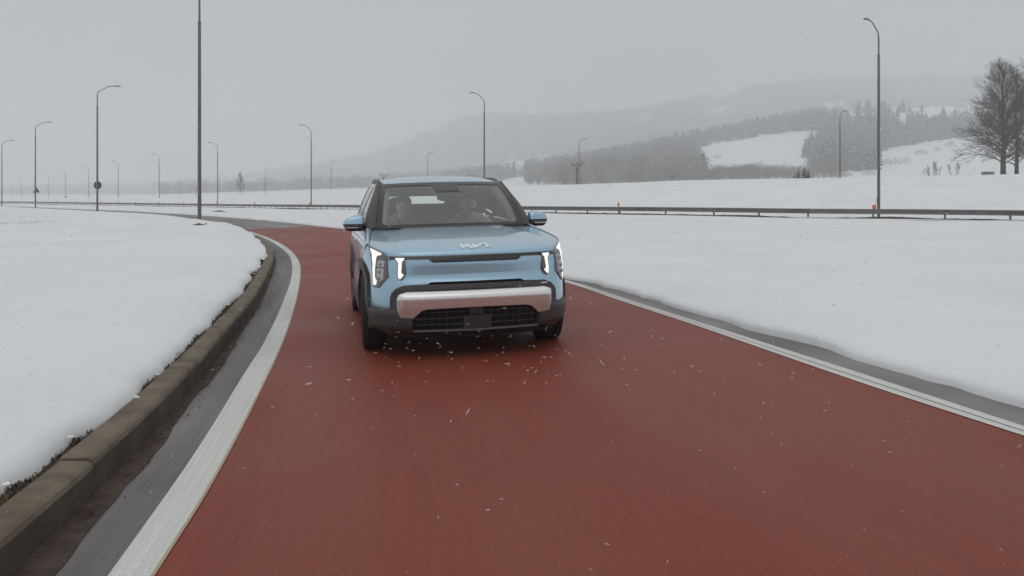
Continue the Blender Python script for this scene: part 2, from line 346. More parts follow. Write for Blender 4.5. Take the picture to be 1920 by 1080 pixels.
def row_at(px, Y):
    """height of the land beyond the guardrail"""
    g = interp(rail_px, px)*1.0; cy_ = interp(CREST_Y, px); cz = zp(interp(CREST, px), cy_)
    X = (px-960)/FPX*Y
    foot = g*1.17+2
    if Y <= foot: return ground(X, Y)+.08
    if Y <= cy_:
        t = (Y-foot)/(cy_-foot); gz = ground(X, Y)+.08
        return gz+(cz-gz)*(1-(1-t)**1.7)*(.25+.75*min(1, t*3))
    if Y < 420:
        t = (Y-cy_)/(420-cy_); z4 = zp(interp(CREST, px)+7, 420); return cz+(z4-cz)*t-1.3*math.sin(math.pi*min(1, t*1.0))**.7*(1 if cy_ < 250 else .4)
    z4 = zp(interp(CREST, px)+7, 420)
    und = 5*noise.noise((X*.006, Y*.006, 0))+2*noise.noise((X*.02, Y*.02, 5))
    p4 = interp(CREST, px)+7; p1 = interp(R1, px); p2 = interp(R2, px)
    if Y <= Y1: t = (Y-420)/(Y1-420); return zp(p4+(p1-p4)*t, Y)+und*t*(1-t)*2
    if Y <= YV: t = (Y-Y1)/(YV-Y1); return zp(p1+6*t+16*math.sin(math.pi*t), Y)+und*t*(1-t)
    if Y <= Y2: t = (Y-YV)/(Y2-YV); return zp(p1+6+(p2-p1-6)*t, Y)+und*t*(1-t)*5
    t = min((Y-Y2)/900, 1); return zp(p2, Y2)*(1-t*t*.8)-8*t

# near ground: tensor grid, dense round the road
def axis(lo, hi, c0, c1, st, g):
    v = list(np.arange(c0, c1+1e-6, st)); d = st; x = c0
    while x > lo: d *= g; x -= d; v.insert(0, x)
    d = st; x = c1
    while x < hi: d *= g; x += d; v.append(x)
    return np.array(v)
ax = axis(-3000, 3000, -30, 30, .6, 1.09); ay = axis(-3000, 46, -12, 46, .6, 1.09)
GX, GY = np.meshgrid(ax, ay); d, lf = corridor(GX.ravel(), GY.ravel())
def terr_z(x, y, dd, l):
    base = .24 if l else .085
    t = sstep(.4, 2.6, dd); dr = .05*noise.noise((x*.11, y*.11, 1))+.025*noise.noise((x*.5, y*.5, 7))
    return ground(x, y)-.3*(1-t)+(base+dr*min(1, max(0, (dd-3)/6)))*t
Vn = [(x, y, terr_z(x, y, dd, l)) for x, y, dd, l in zip(GX.ravel(), GY.ravel(), d, lf)]
nx = len(ax); Fn = [(i*nx+k, i*nx+k+1, (i+1)*nx+k+1, (i+1)*nx+k) for i in range(len(ay)-1) for k in range(nx-1)]
o = mk('ground', Vn, Fn, M_snow); tag(o, kind='structure')
# the land beyond, out to the far hills, sampled on a fan
ys = [45.5]
while ys[-1] < 3300: ys.append(ys[-1]*(1.014 if ys[-1] < 420 else 1.02))
pxs = np.linspace(-620, 2540, 420); rows = []
GX = np.array([[(p-960)/FPX*y for p in pxs] for y in ys]); GY = np.array([[y]*len(pxs) for y in ys])
near_rows = sum(1 for y in ys if y < 160); dm = np.full(GX.shape, 1e3); lm = np.zeros(GX.shape, bool)
a_, b_ = corridor(GX[:near_rows].ravel(), GY[:near_rows].ravel()); dm[:near_rows] = a_.reshape(near_rows, -1); lm[:near_rows] = b_.reshape(near_rows, -1)
Vf = []
for i, y in enumerate(ys):
    for j, p in enumerate(pxs):
        x = GX[i, j]; dd = dm[i, j]
        if dd < 60:
            z = terr_z(x, y, dd, lm[i, j])
            if not lm[i, j]: z = z*(1-sstep(4, 20, dd))+row_at(p, y)*sstep(4, 20, dd)
        else: z = row_at(p, y)
        if 60 < y < 420: z += .10*noise.noise((x*.05, y*.05, 2))
        Vf.append((x, y, z))
n_ = len(pxs); Ff = [(i*n_+k, i*n_+k+1, (i+1)*n_+k+1, (i+1)*n_+k) for i in range(len(ys)-1) for k in range(n_-1)]
o = mk('terrain', Vf, Ff, M_snow); tag(o, kind='structure')

# ---------------------------------------------------------------- street lamps
M_pole = mat('weathered_galvanised_steel', (.10, .085, .085), .6, noise_s=6, col2=(.17, .155, .155), metal=.2)
M_head = mat('lamp_head_brown', (.10, .075, .06), .5); M_lens = mat('lamp_lens', (.35, .35, .33), .2)
M_rail = mat('galvanised_rail', (.10, .09, .092), .55, noise_s=.9, col2=(.17, .158, .16), metal=.2)
def lamp_mesh(parent):
    b = MB(); b.tube([(0, 0, -.4), (0, 0, 5.5), (0, 0, 9.6), (0, 0, 9.98)], [.095, .083, .075, .073], 12)
    b.tube([(0, 0, 9.96), (0, 0, 10.06)], .085, 12); b.tube([(0, 0, 10.02), (0, 0, 11.15)], [.052, .048], 10)
    b.box((0, -.088, 1.1), (.11, .02, .42)); b.box((0, 0, .02), (.34, .34, .05))
    for x in (-.13, .13):
        for y in (-.13, .13): b.tube([(x, y, .03), (x, y, .09)], .018, 6)
    pole = smooth_angle(b.build('pole', M_pole, parent))
    pts = [(0, 0, 11.1), (.02, 0, 11.26), (.09, 0, 11.40), (.22, 0, 11.52), (.9, 0, 11.88), (1.05, 0, 11.95), (1.25, 0, 11.985), (1.62, 0, 12.0)]
    MB().tube(pts, .038, 8).build('arm', M_pole, parent)
    b = MB(); rows = []
    for i in range(9):
        t = i/8; w = .13*math.sin(math.pi*(.18+.74*t))**.6; h = .075*math.sin(math.pi*(.15+.78*t))**.7; x = 1.52+.66*t
        rows.append([(x, w*math.cos(q), 11.985+h*max(math.sin(q), -.35)) for q in [2*math.pi*k/12 for k in range(12)]])
    b.grid(rows, True); b.f += [tuple(range(12)), tuple(8*12+k for k in range(12))]
    hd = b.build('lamp_head', M_head, parent)
    b = MB(); b.ell((1.9, 0, 11.955), (.17, .09, .035), 10, 6); b.build('lamp_lens', M_lens, hd)
proto = empty('street_lamp'); lamp_mesh(proto)
first_lamp = [True]
def lamp(px, top, ln, ang, label, group, span=None):
    """px: column, top: row of the head, ln: length in pixels of the 12 m lamp"""
    Y = 12.0*FPX/ln; X = (px-960)/FPX*Y; z = CAMZ-(top+ln-HZ)*Y/FPX
    o = proto if first_lamp[0] else copy_tree(proto); first_lamp[0] = False
    if span is not None:
        cands = [R(d) for d in range(0, 86)]
        def sp_(d):
            a = (math.pi+d) if span < 0 else d; return 960+FPX*(X+2.15*math.cos(a))/(Y+2.15*math.sin(a))-px
        ang = min(cands, key=lambda d: abs(sp_(d)-span)); ang = math.pi+ang if span < 0 else ang
    o.location = (X, Y, z); o.rotation_euler = (0, 0, ang); tag(o, label, 'street lamp', group); return o
GA, GB, GC = 'street lamps beside the slip road', 'street lamps behind the guardrail', 'street lamps beyond the snowy bank'
lamp(374, -32, 452, R(8), 'thick near grey lamp post rising out of the top of the frame', GA)
lamp(182.5, 161, 236, R(4), 'tall grey street lamp carrying the round sign on its post', GA)
lamp(66.5, 229, 163, R(3), 'grey street lamp carrying the triangular sign on its post', GA)
lamp(3.5, 263, 124, R(3), 'grey street lamp at the left edge beside the slip road', GA)
rowB = [(1647.5, 44, 366, 64, 'tall street lamp with an orange box at its foot by the guardrail'), (908, 177, 218, 50, 'grey street lamp rising behind the roof of the blue car'),
        (583.5, 236, 155, 38, 'grey street lamp behind the guardrail just left of the blue car'), (408, 268, 119, 32, 'street lamp behind the guardrail between thick near pole and bare tree'),
        (298.5, 289, 96, 26, 'street lamp behind the guardrail just left of the thick near pole'), (221.7, 302.5, 82, 22, 'street lamp behind the guardrail just right of the round sign'),
        (166.3, 313, 71, 18, 'street lamp behind the guardrail just left of the round sign'), (123, 320, 62, 15, 'small far street lamp with a small red sign low on its post'),
        (90.5, 326, 55, 12, 'small far street lamp just right of the triangular sign'), (64, 330.5, 50, 10, 'small far street lamp directly behind the triangular sign'),
        (41, 334.5, 45.5, 10, 'faint small street lamp left of the triangular sign'), (21.5, 338, 42, 10, 'faintest smallest street lamp near the left edge')]
for (px, top, ln, an, lb), sp_n in zip(rowB, (-27, -26, -22, -18, -15.5, -13, -11.5, -10, -9, -9, -8, -8)): lamp(px, top, ln, 0, lb, GB, sp_n)
rowC = [(1575, 206, 186, 62, 'thin street lamp standing before the snowy field beside the dark conifers'), (1086, 260, 124, 28, 'street lamp beyond the bank beside the wooden power pole'),
        (802, 285, 96, 22, 'street lamp beyond the bank above the roof of the blue car'), (621, 302, 77, 18, 'faint street lamp beyond the bank just left of the blue car'),
        (497, 315, 62, 14, 'faint street lamp beyond the bank between bare tree and blue car'), (411, 324, 52, 12, 'faint tiny street lamp half hidden behind another lamp post'),
        (340, 332, 43, 10, 'faint tiny street lamp just left of the thick near pole'), (287, 338, 36, 8, 'faint tiny street lamp with a crossbar beside a taller lamp'), (242, 342, 31, 8, 'faintest tiny street lamp beyond the bank on the plain')]
for (px, top, ln, an, lb), sp_n in zip(rowC, (13, 15, 12, 11, 9, 8, 6, 6, 5)): lamp(px, top, ln, 0, lb, GC, sp_n)

# signs seen from behind
M_sback = mat('sign_back_grey', (.07, .07, .072), .6); M_or = mat('orange_plastic', (.75, .16, .02), .5); M_black = mat('black_plastic', (.02, .018, .018), .5); M_redp = mat('red_sign', (.45, .04, .03), .5)
def sgn(name, X, Y, z, poly, label, m=M_sback):
    r = empty(name, (X, Y, z)); tag(r, label, 'sign'); b = MB(); n = len(poly)
    b.add([(x, -.012, q) for x, q in poly]+[(x, .012, q) for x, q in poly], [tuple(range(n)), tuple(range(n, 2*n))[::-1]]+[(i, i+n, (i+1) % n+n, (i+1) % n) for i in range(n)])
    b.build('sign_plate', m, r, smooth=False)
    
    for zz in (.12, -.12): c = MB(); c.box((0, -.035, zz), (.30, .03, .035)); c.build('bracket', M_pole, r, smooth=False)
Y = 12*FPX/236; sgn('round_sign', (181.5-960)/FPX*Y, Y+.16, CAMZ-(347.4-HZ)*Y/FPX, [(.385*math.cos(2*math.pi*k/28), .385*math.sin(2*math.pi*k/28)) for k in range(28)], 'dark back of a round road sign on the left lamp post')
Y = 12*FPX/163; sgn('triangular_sign', (67-960)/FPX*Y, Y+.16, CAMZ-(357.5-HZ)*Y/FPX, [(-.50, -.26), (.50, -.26), (.04, .46), (-.04, .46)], 'dark back of a triangular road sign on a lamp post')
Y = 12*FPX/62; sgn('round_sign', (124-960)/FPX*Y, Y-.3, CAMZ-(369-HZ)*Y/FPX, [(.36*math.cos(2*math.pi*k/20), .36*math.sin(2*math.pi*k/20)) for k in range(20)], 'small red round sign low on a far lamp post', M_redp)

# ---------------------------------------------------------------- guardrail
gr = tag(empty('guardrail', (rail_w[len(rail_w)//2].x, rail_w[len(rail_w)//2].y, 0)), 'long grey steel guardrail across the snow behind the blue car', 'guardrail'); G0 = Vector(gr.location)
prof = [(.0, .30), (.04, .33), (.06, .365), (.03, .40), (.0, .43), (-.005, .455), (.0, .48), (.03, .51), (.06, .545), (.04, .58), (.0, .61)]
rl = lens(rail_w); nseg = 0; s = 0
while s < rl[-1]:
    e_ = min(s+12.0, rl[-1]); rows = []; q = s
    for k in range(7):
        q = s+(e_-s)*k/6; p = pos(rail_w, rl, q); t = (pos(rail_w, rl, q+.5)-pos(rail_w, rl, q-.5)).normalized(); nn = Vector((-t.y, t.x))
        if nn.y > 0: nn = -nn
        g = ground(p.x, p.y)
        rows.append([(p.x+nn.x*w-G0.x, p.y+nn.y*w-G0.y, g+h) for w, h in prof]+[(p.x+nn.x*(w-.012)-G0.x, p.y+nn.y*(w-.012)-G0.y, g+h) for w, h in prof[::-1]])
    b = MB(); b.grid(rows, True); nn_ = len(rows[0]); b.f += [tuple(range(nn_)), tuple(6*nn_+k for k in range(nn_))]; b.build('rail_beam', M_rail, gr); s = e_
pb = MB(); pb.box((0, 0, .12), (.10, .06, .94)); pb.box((0, -.05, .46), (.07, .06, .22)); pm = pb.build('rail_post', M_pole, gr, smooth=False); firstp = True
s = .6; npst = 0
while s < rl[-1]:
    p = pos(rail_w, rl, s); px = 960+FPX*p.x/p.y; t = (pos(rail_w, rl, s+.5)-pos(rail_w, rl, s-.5)).normalized(); nn = Vector((-t.y, t.x)); nn = -nn if nn.y > 0 else nn
    if -60 < px < 2150:
        o = pm if firstp else pm.copy()
        if not firstp: COL.objects.link(o)
        firstp = False; o.location = (p.x-nn.x*.10-G0.x, p.y-nn.y*.10-G0.y, ground(p.x, p.y)-.02); o.rotation_euler = (0, 0, math.atan2(t.y, t.x)); o.parent = gr; npst += 1
    s += (3.6 if px > 1240 else 2.9 if px > 900 else 2.0)*(1+.08*math.sin(s*3))
def rail_at(px):
    b_ = min(rail_w, key=lambda p: abs(960+FPX*p.x/p.y-px)); i = rail_w.index(b_); best = b_
    for j in (i-1, i):
        if 0 <= j < len(rail_w)-1:
            for k in range(21):
                q = rail_w[j].lerp(rail_w[j+1], k/20)
                if abs(960+FPX*q.x/q.y-px) < abs(960+FPX*best.x/best.y-px): best = q
    return best
# brown strip of bare grass along the foot of the rail
V = []; F = []
for i, s in enumerate(np.arange(0, rl[-1]-.5, .35)):
    p = pos(rail_w, rl, s); t = (pos(rail_w, rl, s+.5)-pos(rail_w, rl, s-.5)).normalized(); nn = Vector((-t.y, t.x)); nn = -nn if nn.y > 0 else nn
    w = .16+.22*noise.noise((s*.35, 0, 1))+.12*noise.noise((s*1.7, 0, 6)); w = max(w, .015)
    pc = .5+2.0*sstep(900, 1600, 960+FPX*p.x/p.y)
    hh = max(.0, .055+.07*noise.noise((s*.25, 5, 1))+.05*noise.noise((s*1.9, 0, 6)))
    for d_, h_ in ((pc-w, -.1), (pc-w*.3, hh), (pc+w*.3, hh*.9), (pc+w, -.1)): q = p+nn*d_; V.append((q.x, q.y, ground(q.x, q.y)+.10+h_))
    if i: k = 4*i; F += [(k-4+j, k-3+j, k+1+j, k+j) for j in range(3)]
o = mk('bare_grass_strip', V, F, M_soil); tag(o, kind='structure')
# reflector posts on the rail
rp0 = empty('reflector_post'); b = MB(); b.box((0, 0, .335), (.055, .05, .83)); b.build('post', M_black, rp0, smooth=False)
b = MB(); b.box((0, -.005, .80), (.15, .06, .26), tz=.12); bevel(b.build('orange_reflector', M_or, rp0, smooth=False), .01)
names = {1160: 'orange reflector post on the guardrail right of the blue car', 580.5: 'orange reflector at the lamp post just left of the blue car', 477: 'orange reflector halfway between bare tree and blue car', 405.5: 'orange reflector at the lamp just right of the thick near pole', 343.5: 'orange reflector left of the thick near pole', 296: 'orange reflector at the lamp left of the thick near pole', 253: 'small orange reflector midway between thick near pole and round sign', 220: 'small orange reflector just right of the round sign post', 189: 'small orange reflector right beside the round sign post', 142: 'tiny orange reflector left of the round sign', 105: 'tiny orange reflector between the two dark signs'}
for i, (px, lb) in enumerate(names.items()):
    p = rail_at(px); o = rp0 if i == 0 else copy_tree(rp0); o.location = (p.x, p.y+.18, ground(p.x, p.y)); tag(o, lb, 'reflector', 'orange reflectors along the guardrail')
p = rail_at(1645); bx_ = empty('orange_box', (p.x-.08, p.y+.25, ground(p.x, p.y)+.62)); tag(bx_, 'bright orange box on the foot of the tall right lamp', 'box')
b = MB(); b.box((0, 0, .12), (.20, .12, .24)); bevel(b.build('box_body', M_or, bx_, smooth=False), .015); b = MB(); b.box((0, 0, -.03), (.14, .10, .06)); b.build('box_bracket', M_black, bx_, smooth=False)

# power poles with crossarms
M_wood = mat('weathered_pole_wood', (.10, .07, .06), .9); M_ins = mat('insulator', (.16, .10, .08), .4)
def power_pole(px, top, Y, w, label, base=None):
    X = (px-960)/FPX*Y; zt = CAMZ+(HZ-top)*Y/FPX; r = empty('power_pole', (X, Y, zt-9.0)); tag(r, label, 'power pole', 'wooden power poles beyond the bank')
    b = MB(); b.tube([(0, 0, -2), (0, 0, 8.6)], [.15, .11], 8); b.build('pole', M_wood, r)
    b = MB(); b.box((0, 0, 8.9), (w, .14, .13)); b.tube([(0, 0, 7.9), (-w*.34, 0, 8.88)], .04, 6); b.tube([(0, 0, 7.9), (w*.34, 0, 8.88)], .04, 6); b.build('crossarm', M_wood, r, smooth=False)
    for k in (-.46, 0, .46): b = MB(); b.tube([(w*k, 0, 8.95), (w*k, 0, 9.3)], [.07, .045], 8); b.build('insulator', M_ins, r)
power_pole(1081.5, 308, 132, 1.6, 'wooden power pole with crossarm left of a street lamp')
power_pole(1260.5, 329.5, 210, 1.5, 'small power pole peeping over the snowy bank crest')
power_pole(497.5, 344, 320, 2.6, 'faint power pole in front of a faint street lamp left of the car')
power_pole(719.5, 327, 205, 2.4, 'power pole top showing above the left roof edge of the car')
power_pole(885, 327.5, 205, 2.2, 'power pole top showing behind the right side of the car roof')
power_pole(367.5, 352, 390, 2.6, 'faint power pole just left of the thick near pole')

# ---------------------------------------------------------------- vegetation
def leafless(rnd, H, spread, n1, levels=3, up=.55, r0=.03, nsub=5, lean=0, first=.18, rmin=.004, fan=False):
    """bare tree as tubes: returns (trunk MB, crown MB)"""
    T = MB(); Cn = MB()
    top = Vector((lean*H, 0, H*.93)); P = [Vector((0, 0, -.3))]+[Vector((0, 0, 0)).lerp(top, k/8)+Vector((rnd.uniform(-1, 1), rnd.uniform(-1, 1), 0))*H*.008 for k in range(1, 9)]
    T.tube(P, [H*r0*(1-.9*k/8)+.01 for k in range(9)], 8)
    def branch(p, d, ln, r, lv, bend=0):
        n = 6 if lv == 1 else 3; q = [p]; dd = d.copy(); r = max(r, rmin)
        for k in range(n): dd = (dd+Vector((rnd.uniform(-.2, .2), rnd.uniform(-.2, .2), (rnd.uniform(-.05, .26)*up*2 if not fan else bend+rnd.uniform(-.12, .12))))).normalized(); q.append(q[-1]+dd*ln/n)
        Cn.tube(q, [max(r*(1-.75*k/n), rmin*.8) for k in range(n+1)], 5 if lv == 1 else 3, cap=False)
        if lv < levels:
            for k in range(nsub if lv == 1 else nsub-1):
                f = rnd.uniform(.25, 1)*n; i = min(int(f), n-1); b0 = q[i].lerp(q[i+1], f-i); ax_ = dd.cross(Vector((rnd.uniform(-1, 1), rnd.uniform(-1, 1), rnd.uniform(-1, 1)))).normalized()
                branch(b0, (dd*.85+ax_*rnd.uniform(.35, .8)+Vector((0, 0, .12))).normalized(), ln*rnd.uniform(.32, .55), r*.5, lv+1)
    for k in range(n1):
        t = first+(1-first)*(k+rnd.random())/n1; p = P[0].lerp(top, t); p = Vector((top.x*t, 0, max(.2, top.z*t)))
        a = rnd.uniform(0, 2*math.pi); el = up*(.35+.9*t); w = spread*H*(math.sin(math.pi*min(1, .30+.72*(1-t)))**.7)*rnd.uniform(.75, 1.1)
        if fan: w = spread*H*((1-t*.93)**.62)*rnd.uniform(.6, 1.0)*(.72+.28*min(1, t*5)); el = .72+1.4*t
        branch(p, Vector((math.cos(a), math.sin(a), el)).normalized(), w*(1+el*.12), H*r0*(.20 if fan else .38)*(1.1-t*.8), 1, -.10+.10*t)
    return T, Cn
M_bark = mat('wet_bark', (.030, .020, .018), .9, noise_s=8, col2=(.055, .04, .036)); M_twig = mat('twigs', (.028, .017, .015), .9); M_twig2 = mat('pale_twigs', (.11, .085, .075), .9)
M_need = mat('dark_needles', (.012, .016, .012), .9, noise_s=3, col2=(.03, .032, .026)); M_sncl = mat('snow_on_boughs', (.62, .64, .66), .9)
def zt_at(px, Y): return row_at(px, Y)
def bare_tree(px, base, top, Y, seed, spread, n1, label, group=None, up=.6, r0=.014, name='bare_tree', cat='tree', nsub=5, levels=3, m=M_twig, multi=1, first=.12, rmin=.004, fan=False):
    X = (px-960)/FPX*Y; z = zt_at(px, Y) if base is None else CAMZ+(HZ-base)*Y/FPX; H = (HZ-top)*Y/FPX+CAMZ-z
    r = empty(name, (X, Y, z)); tag(r, label, cat, group); rnd = random.Random(seed)
    if multi == 1:
        T, Cn = leafless(rnd, H, spread, n1, levels, up, r0, nsub, first=first, rmin=rmin, fan=fan); T.build('trunk', M_bark, r); Cn.build('crown', m, r, fix=False)
    else:
        TT = MB(); CC = MB()
        for k in range(multi):
            T, Cn = leafless(rnd, H*rnd.uniform(.6, 1), spread, n1, levels, up, r0, nsub, rnd.uniform(-.3, .3), first, rmin); a = rnd.uniform(-1, 1)*.8*H
            for src, dst in ((T, TT), (Cn, CC)): dst.add([(v[0]+a*.6, v[1]+rnd.uniform(-.1, .1)*0+a*.3, v[2]) for v in src.v], src.f)
        TT.build('stems', M_bark, r); CC.build('twigs', m, r, fix=False)
    return r
bare_tree(1881, 326, 118, 122, 11, .43, 125, 'large dark leafless tree at the right edge on the bank', 'large leafless trees at the right edge', up=.5, r0=.024, nsub=8, first=.08, rmin=.008, fan=True)
bare_tree(1906, 326, 128, 125, 29, .36, 90, 'second tall leafless trunk just right of the first big tree', 'large leafless trees at the right edge', up=.65, r0=.019, nsub=6, first=.07, rmin=.008, fan=True)
bare_tree(1935, 325, 108, 124, 17, .40, 95, 'tall leafless tree cut off by the right edge', 'large leafless trees at the right edge', up=.65, r0=.019, nsub=6, first=.07, rmin=.008, fan=True)
bare_tree(450, 363.5, 322, 215, 5, .30, 44, 'small pale leafless tree alone on the snowy bank', up=1.0, r0=.014, m=M_twig2, nsub=5, rmin=.013, fan=True)
bare_tree(1752, 332, 304, 128, 7, .26, 11, 'bare thicket of upright stems on the bank crest left of the big tree', 'bare shrubs on the bank', up=1.2, r0=.005, name='bare_shrub', cat='shrub', multi=6, m=M_twig2, rmin=.006, fan=False)
bare_tree(1791, 331, 300, 130, 8, .26, 11, 'bare upright shrub next to the big leafless tree', 'bare shrubs on the bank', up=1.2, r0=.005, name='bare_shrub', cat='shrub', multi=5, m=M_twig2, rmin=.006, fan=False)
bare_tree(1738, 332, 314, 127, 9, .26, 8, 'low bare shrub at the left end of the bare thicket', 'bare shrubs on the bank', up=1.1, r0=.005, name='bare_shrub', cat='shrub', multi=4, m=M_twig2, rmin=.006, fan=False)

def round_bush(px, py, w, h, Y, seed, label, m=M_twig2):
    X = (px-960)/FPX*Y; z = zt_at(px, Y); r = empty('round_bush', (X, Y, z)); tag(r, label, 'bush', 'bushes on the snowy slope'); rnd = random.Random(seed)
    W_ = w*Y/FPX; H_ = h*Y/FPX; b = MB(); t = MB(); t.tube([(0, 0, -.5), (0, 0, H_*.45)], [.08, .05], 6); t.build('stem', M_bark, r)
    for k in range(420):
        a = rnd.uniform(0, 2*math.pi); c = rnd.random()**.5; el = rnd.uniform(0, 1); x = math.cos(a)*c*W_*.5; y = math.sin(a)*c*W_*.5; zz = H_*(.15+.85*el*math.sqrt(max(0, 1-c*c)))
        d_ = Vector((x, y, zz*.8)).normalized(); L_ = .10*W_*rnd.uniform(.5, 1.4); s_ = d_.cross(Vector((rnd.uniform(-1, 1), rnd.uniform(-1, 1), 1))).normalized()*W_*.012
        p = Vector((x, y, zz)); b.add([p-s_, p+s_, p+d_*L_], [(0, 1, 2)])
    b.build('crown', m, r, fix=False)
def Yfor(px, py):
    lo, hi = 430., 859.
    for _ in range(40):
        mid = (lo+hi)/2; X = (px-960)/FPX*mid; yy = HZ-(zt_at(px, mid)-CAMZ)*FPX/mid
        if yy > py: lo = mid
        else: hi = mid
    return lo
for i, (px, py, w, h, lb) in enumerate([(1727, 290, 22, 10, 'low brown bush in the middle of the right snowy slope'), (1757, 284, 13, 9, 'small round bush uphill of the low brown bush'), (1782, 276, 18, 13, 'faint round bush highest on the right snowy slope'),
        (1342, 298, 10, 10, 'small bush alone in the left snowy field'), (1350, 298, 9, 9, 'small bush touching the lone bush in the left snowy field'), (1663, 309, 18, 12, 'brown bush at the left of the hedge on the slope'),
        (1680, 309, 20, 14, 'brown bush in the middle of the hedge on the slope'), (1699, 308, 16, 15, 'brown bush at the right end of the hedge on the slope'), (1630, 330, 22, 12, 'low bush behind the bank crest left of the tall lamp'), (1592, 331, 14, 7, 'tiny low bush behind the crest beside the thin lamp'), (1562, 331, 16, 9, 'tiny low bush right of the dark conifers')]):
    round_bush(px, py, w, h, Yfor(px, py), 40+i, lb)
def conifer_mb(rnd, H, W_, n=9, snow=.5):
    b = MB(); s = MB(); b.tube([(0, 0, -.3), (0, 0, H*.95)], [H*.02, .01], 5)
    for k in range(n):
        t = k/n; z = H*(.08+.86*t); rr = W_*(1-t)**.85*rnd.uniform(.85, 1.15)+.04*H; m_ = 9
        for j in range(m_):
            a = 2*math.pi*(j+rnd.uniform(-.35, .35))/m_; L_ = rr*rnd.uniform(.7, 1.15); d_ = Vector((math.cos(a), math.sin(a), 0)); q = Vector((-d_.y, d_.x, 0)); dr = H*.055*rnd.uniform(.6, 1.4)
            p0 = Vector((0, 0, z+H*.05)); tip = d_*L_+Vector((0, 0, z-dr)); ml = d_*L_*.6+q*L_*.34+Vector((0, 0, z-dr*.7)); mr_ = d_*L_*.6-q*L_*.34+Vector((0, 0, z-dr*.7))
            dn = Vector((0, 0, -H*.05)); b.add([p0, ml, tip, mr_, p0+dn, ml+dn, mr_+dn], [(0, 1, 2, 3), (4, 5, 2, 6), (1, 5, 2), (3, 2, 6)])
            if rnd.random() < snow: u_ = Vector((0, 0, H*.006)); s.add([p0.lerp(tip, .45)+u_*2, p0.lerp(ml, .8)+u_, tip+u_, p0.lerp(mr_, .8)+u_], [(0, 1, 2, 3)])
    return b, s
for i, (px, top, w, lb) in enumerate([(1490, 325, 4.5, 'smallest of the dark conifers peeping over the bank'), (1497, 314, 5.5, 'slim dark conifer in the middle of the group on the bank'), (1508, 310, 7, 'tallest dark conifer of the group on the bank'), (1515, 316, 6, 'dark conifer at the right end of the group on the bank')]):
    Y = 135+i; X = (px-960)/FPX*Y; zb = CAMZ+(HZ-336)*Y/FPX; r = empty('conifer', (X, Y, zb)); tag(r, lb, 'tree', 'dark conifers on the bank'); b, s_ = conifer_mb(random.Random(60+i), (336-top)*Y/FPX, w*Y/FPX*.95, 8, .35)
    t = MB(); t.tube([(0, 0, -.5), (0, 0, .4)], .07, 6); t.build('trunk', M_bark, r); c = b.build('crown', M_need, r, smooth=False, fix=False); s_.build('snow', M_sncl, c, smooth=False, fix=False)
# low sheds at the tree's foot
b = MB(); Y = 118; X = (1848-960)/FPX*Y; zb = zt_at(1848, Y); r = empty('grey_hut', (X, Y, CAMZ+(HZ-329)*Y/FPX)); tag(r, 'low grey hut with white roof left of the big leafless tree', 'hut')
b.box((.3, 0, .2), (1.25, 1.0, .6)); b.build('wall', mat('hut_grey', (.16, .16, .17), .8), r, smooth=False); b = MB(); b.box((.33, 0, .54), (1.4, 1.15, .08)); b.build('roof', M_snow, r, smooth=False); b = MB(); b.box((-.15, -.52, .2), (.28, .04, .55)); b.build('door', M_sback, r, smooth=False)

# forests: individual trees too many and too far to tell apart, instanced on the slopes
def inpoly(p, poly):
    x, y = p; c = False; j = len(poly)-1
    for i in range(len(poly)):
        xi, yi = poly[i]; xj, yj = poly[j]
        if (yi > y) != (yj > y) and x < (xj-xi)*(y-yi)/(yj-yi)+xi: c = not c
        j = i
    return c
FIELDS = [[(1305, 279), (1345, 268), (1410, 258.5), (1480, 249), (1535, 244), (1541, 248), (1520, 256), (1506, 275), (1498, 296), (1530, 297), (1536, 303), (1500, 312), (1440, 318), (1380, 323), (1330, 323), (1318, 310), (1328, 297), (1312, 287)],
          [(1637, 287), (1690, 274), (1750, 264), (1822, 256), (1920, 248), (2540, 235), (2540, 400), (1535, 400), (1535, 331), (1580, 325), (1640, 318), (1650, 310), (1648, 298)],
          [(1648, 233), (1700, 225), (1760, 217), (1815, 211), (1815, 215), (1760, 222), (1700, 232), (1655, 237)],
          [(1545, 205), (1860, 200), (1860, 208.5), (1545, 212)], [(1318, 214), (1400, 210), (1405, 213), (1318, 217)], [(1450, 215), (1510, 213.5), (1510, 217), (1450, 218)], [(1595, 213), (1625, 212), (1622, 217), (1596, 218)],
          [(925, 323), (950, 317.5), (990, 312.5), (984, 321), (930, 324.5)], [(1013, 307), (1020, 307), (1020, 321), (1013, 320)]]
def clear(px, py, h):
    for f in FIELDS:
        if inpoly((px, py), f): return False
        for k in (.4, .8):
            if inpoly((px, py-h*k), f): return False
    return True
rf = random.Random(3); PTS = {'bare_near': [], 'pale_near': [], 'con_near': [], 'far': []}
def scr(px, Y): return HZ-(zt_at(px, Y)-CAMZ)*FPX/Y
for _ in range(30000):
    px = rf.uniform(300, 2300); Y = math.sqrt(rf.uniform(432**2, 900**2))
    if Y < interp([(300, 850), (850, 800), (960, 640), (1080, 432)], px)+rf.uniform(-40, 40): continue
    py = scr(px, Y); h = 11*FPX/Y
    if not clear(px, py, h): continue
    X = (px-960)/FPX*Y
    # conifers: block right of the field, clumps on the upper ridge
    cn = (1490 < px < 1640 and py > 232 and py < 322) or (1640 < px < 1830 and py > 220) or (px > 1290 and py < 285-(px-1290)*.12 and noise.noise((X*.02, Y*.02, 3)) > -.05) or noise.noise((X*.012, Y*.012, 8)) > .33
    if px > 1650 and py > 300: continue
    (PTS['con_near'] if cn and rf.random() < .8 else PTS['pale_near' if noise.noise((X*.03, Y*.03, 5))+rf.uniform(-.2, .2) > .12 else 'bare_near']).append((X, Y, zt_at(px, Y), rf.choice([.5, .65, .8, .9, 1.2])*rf.uniform(.85, 1.15)))
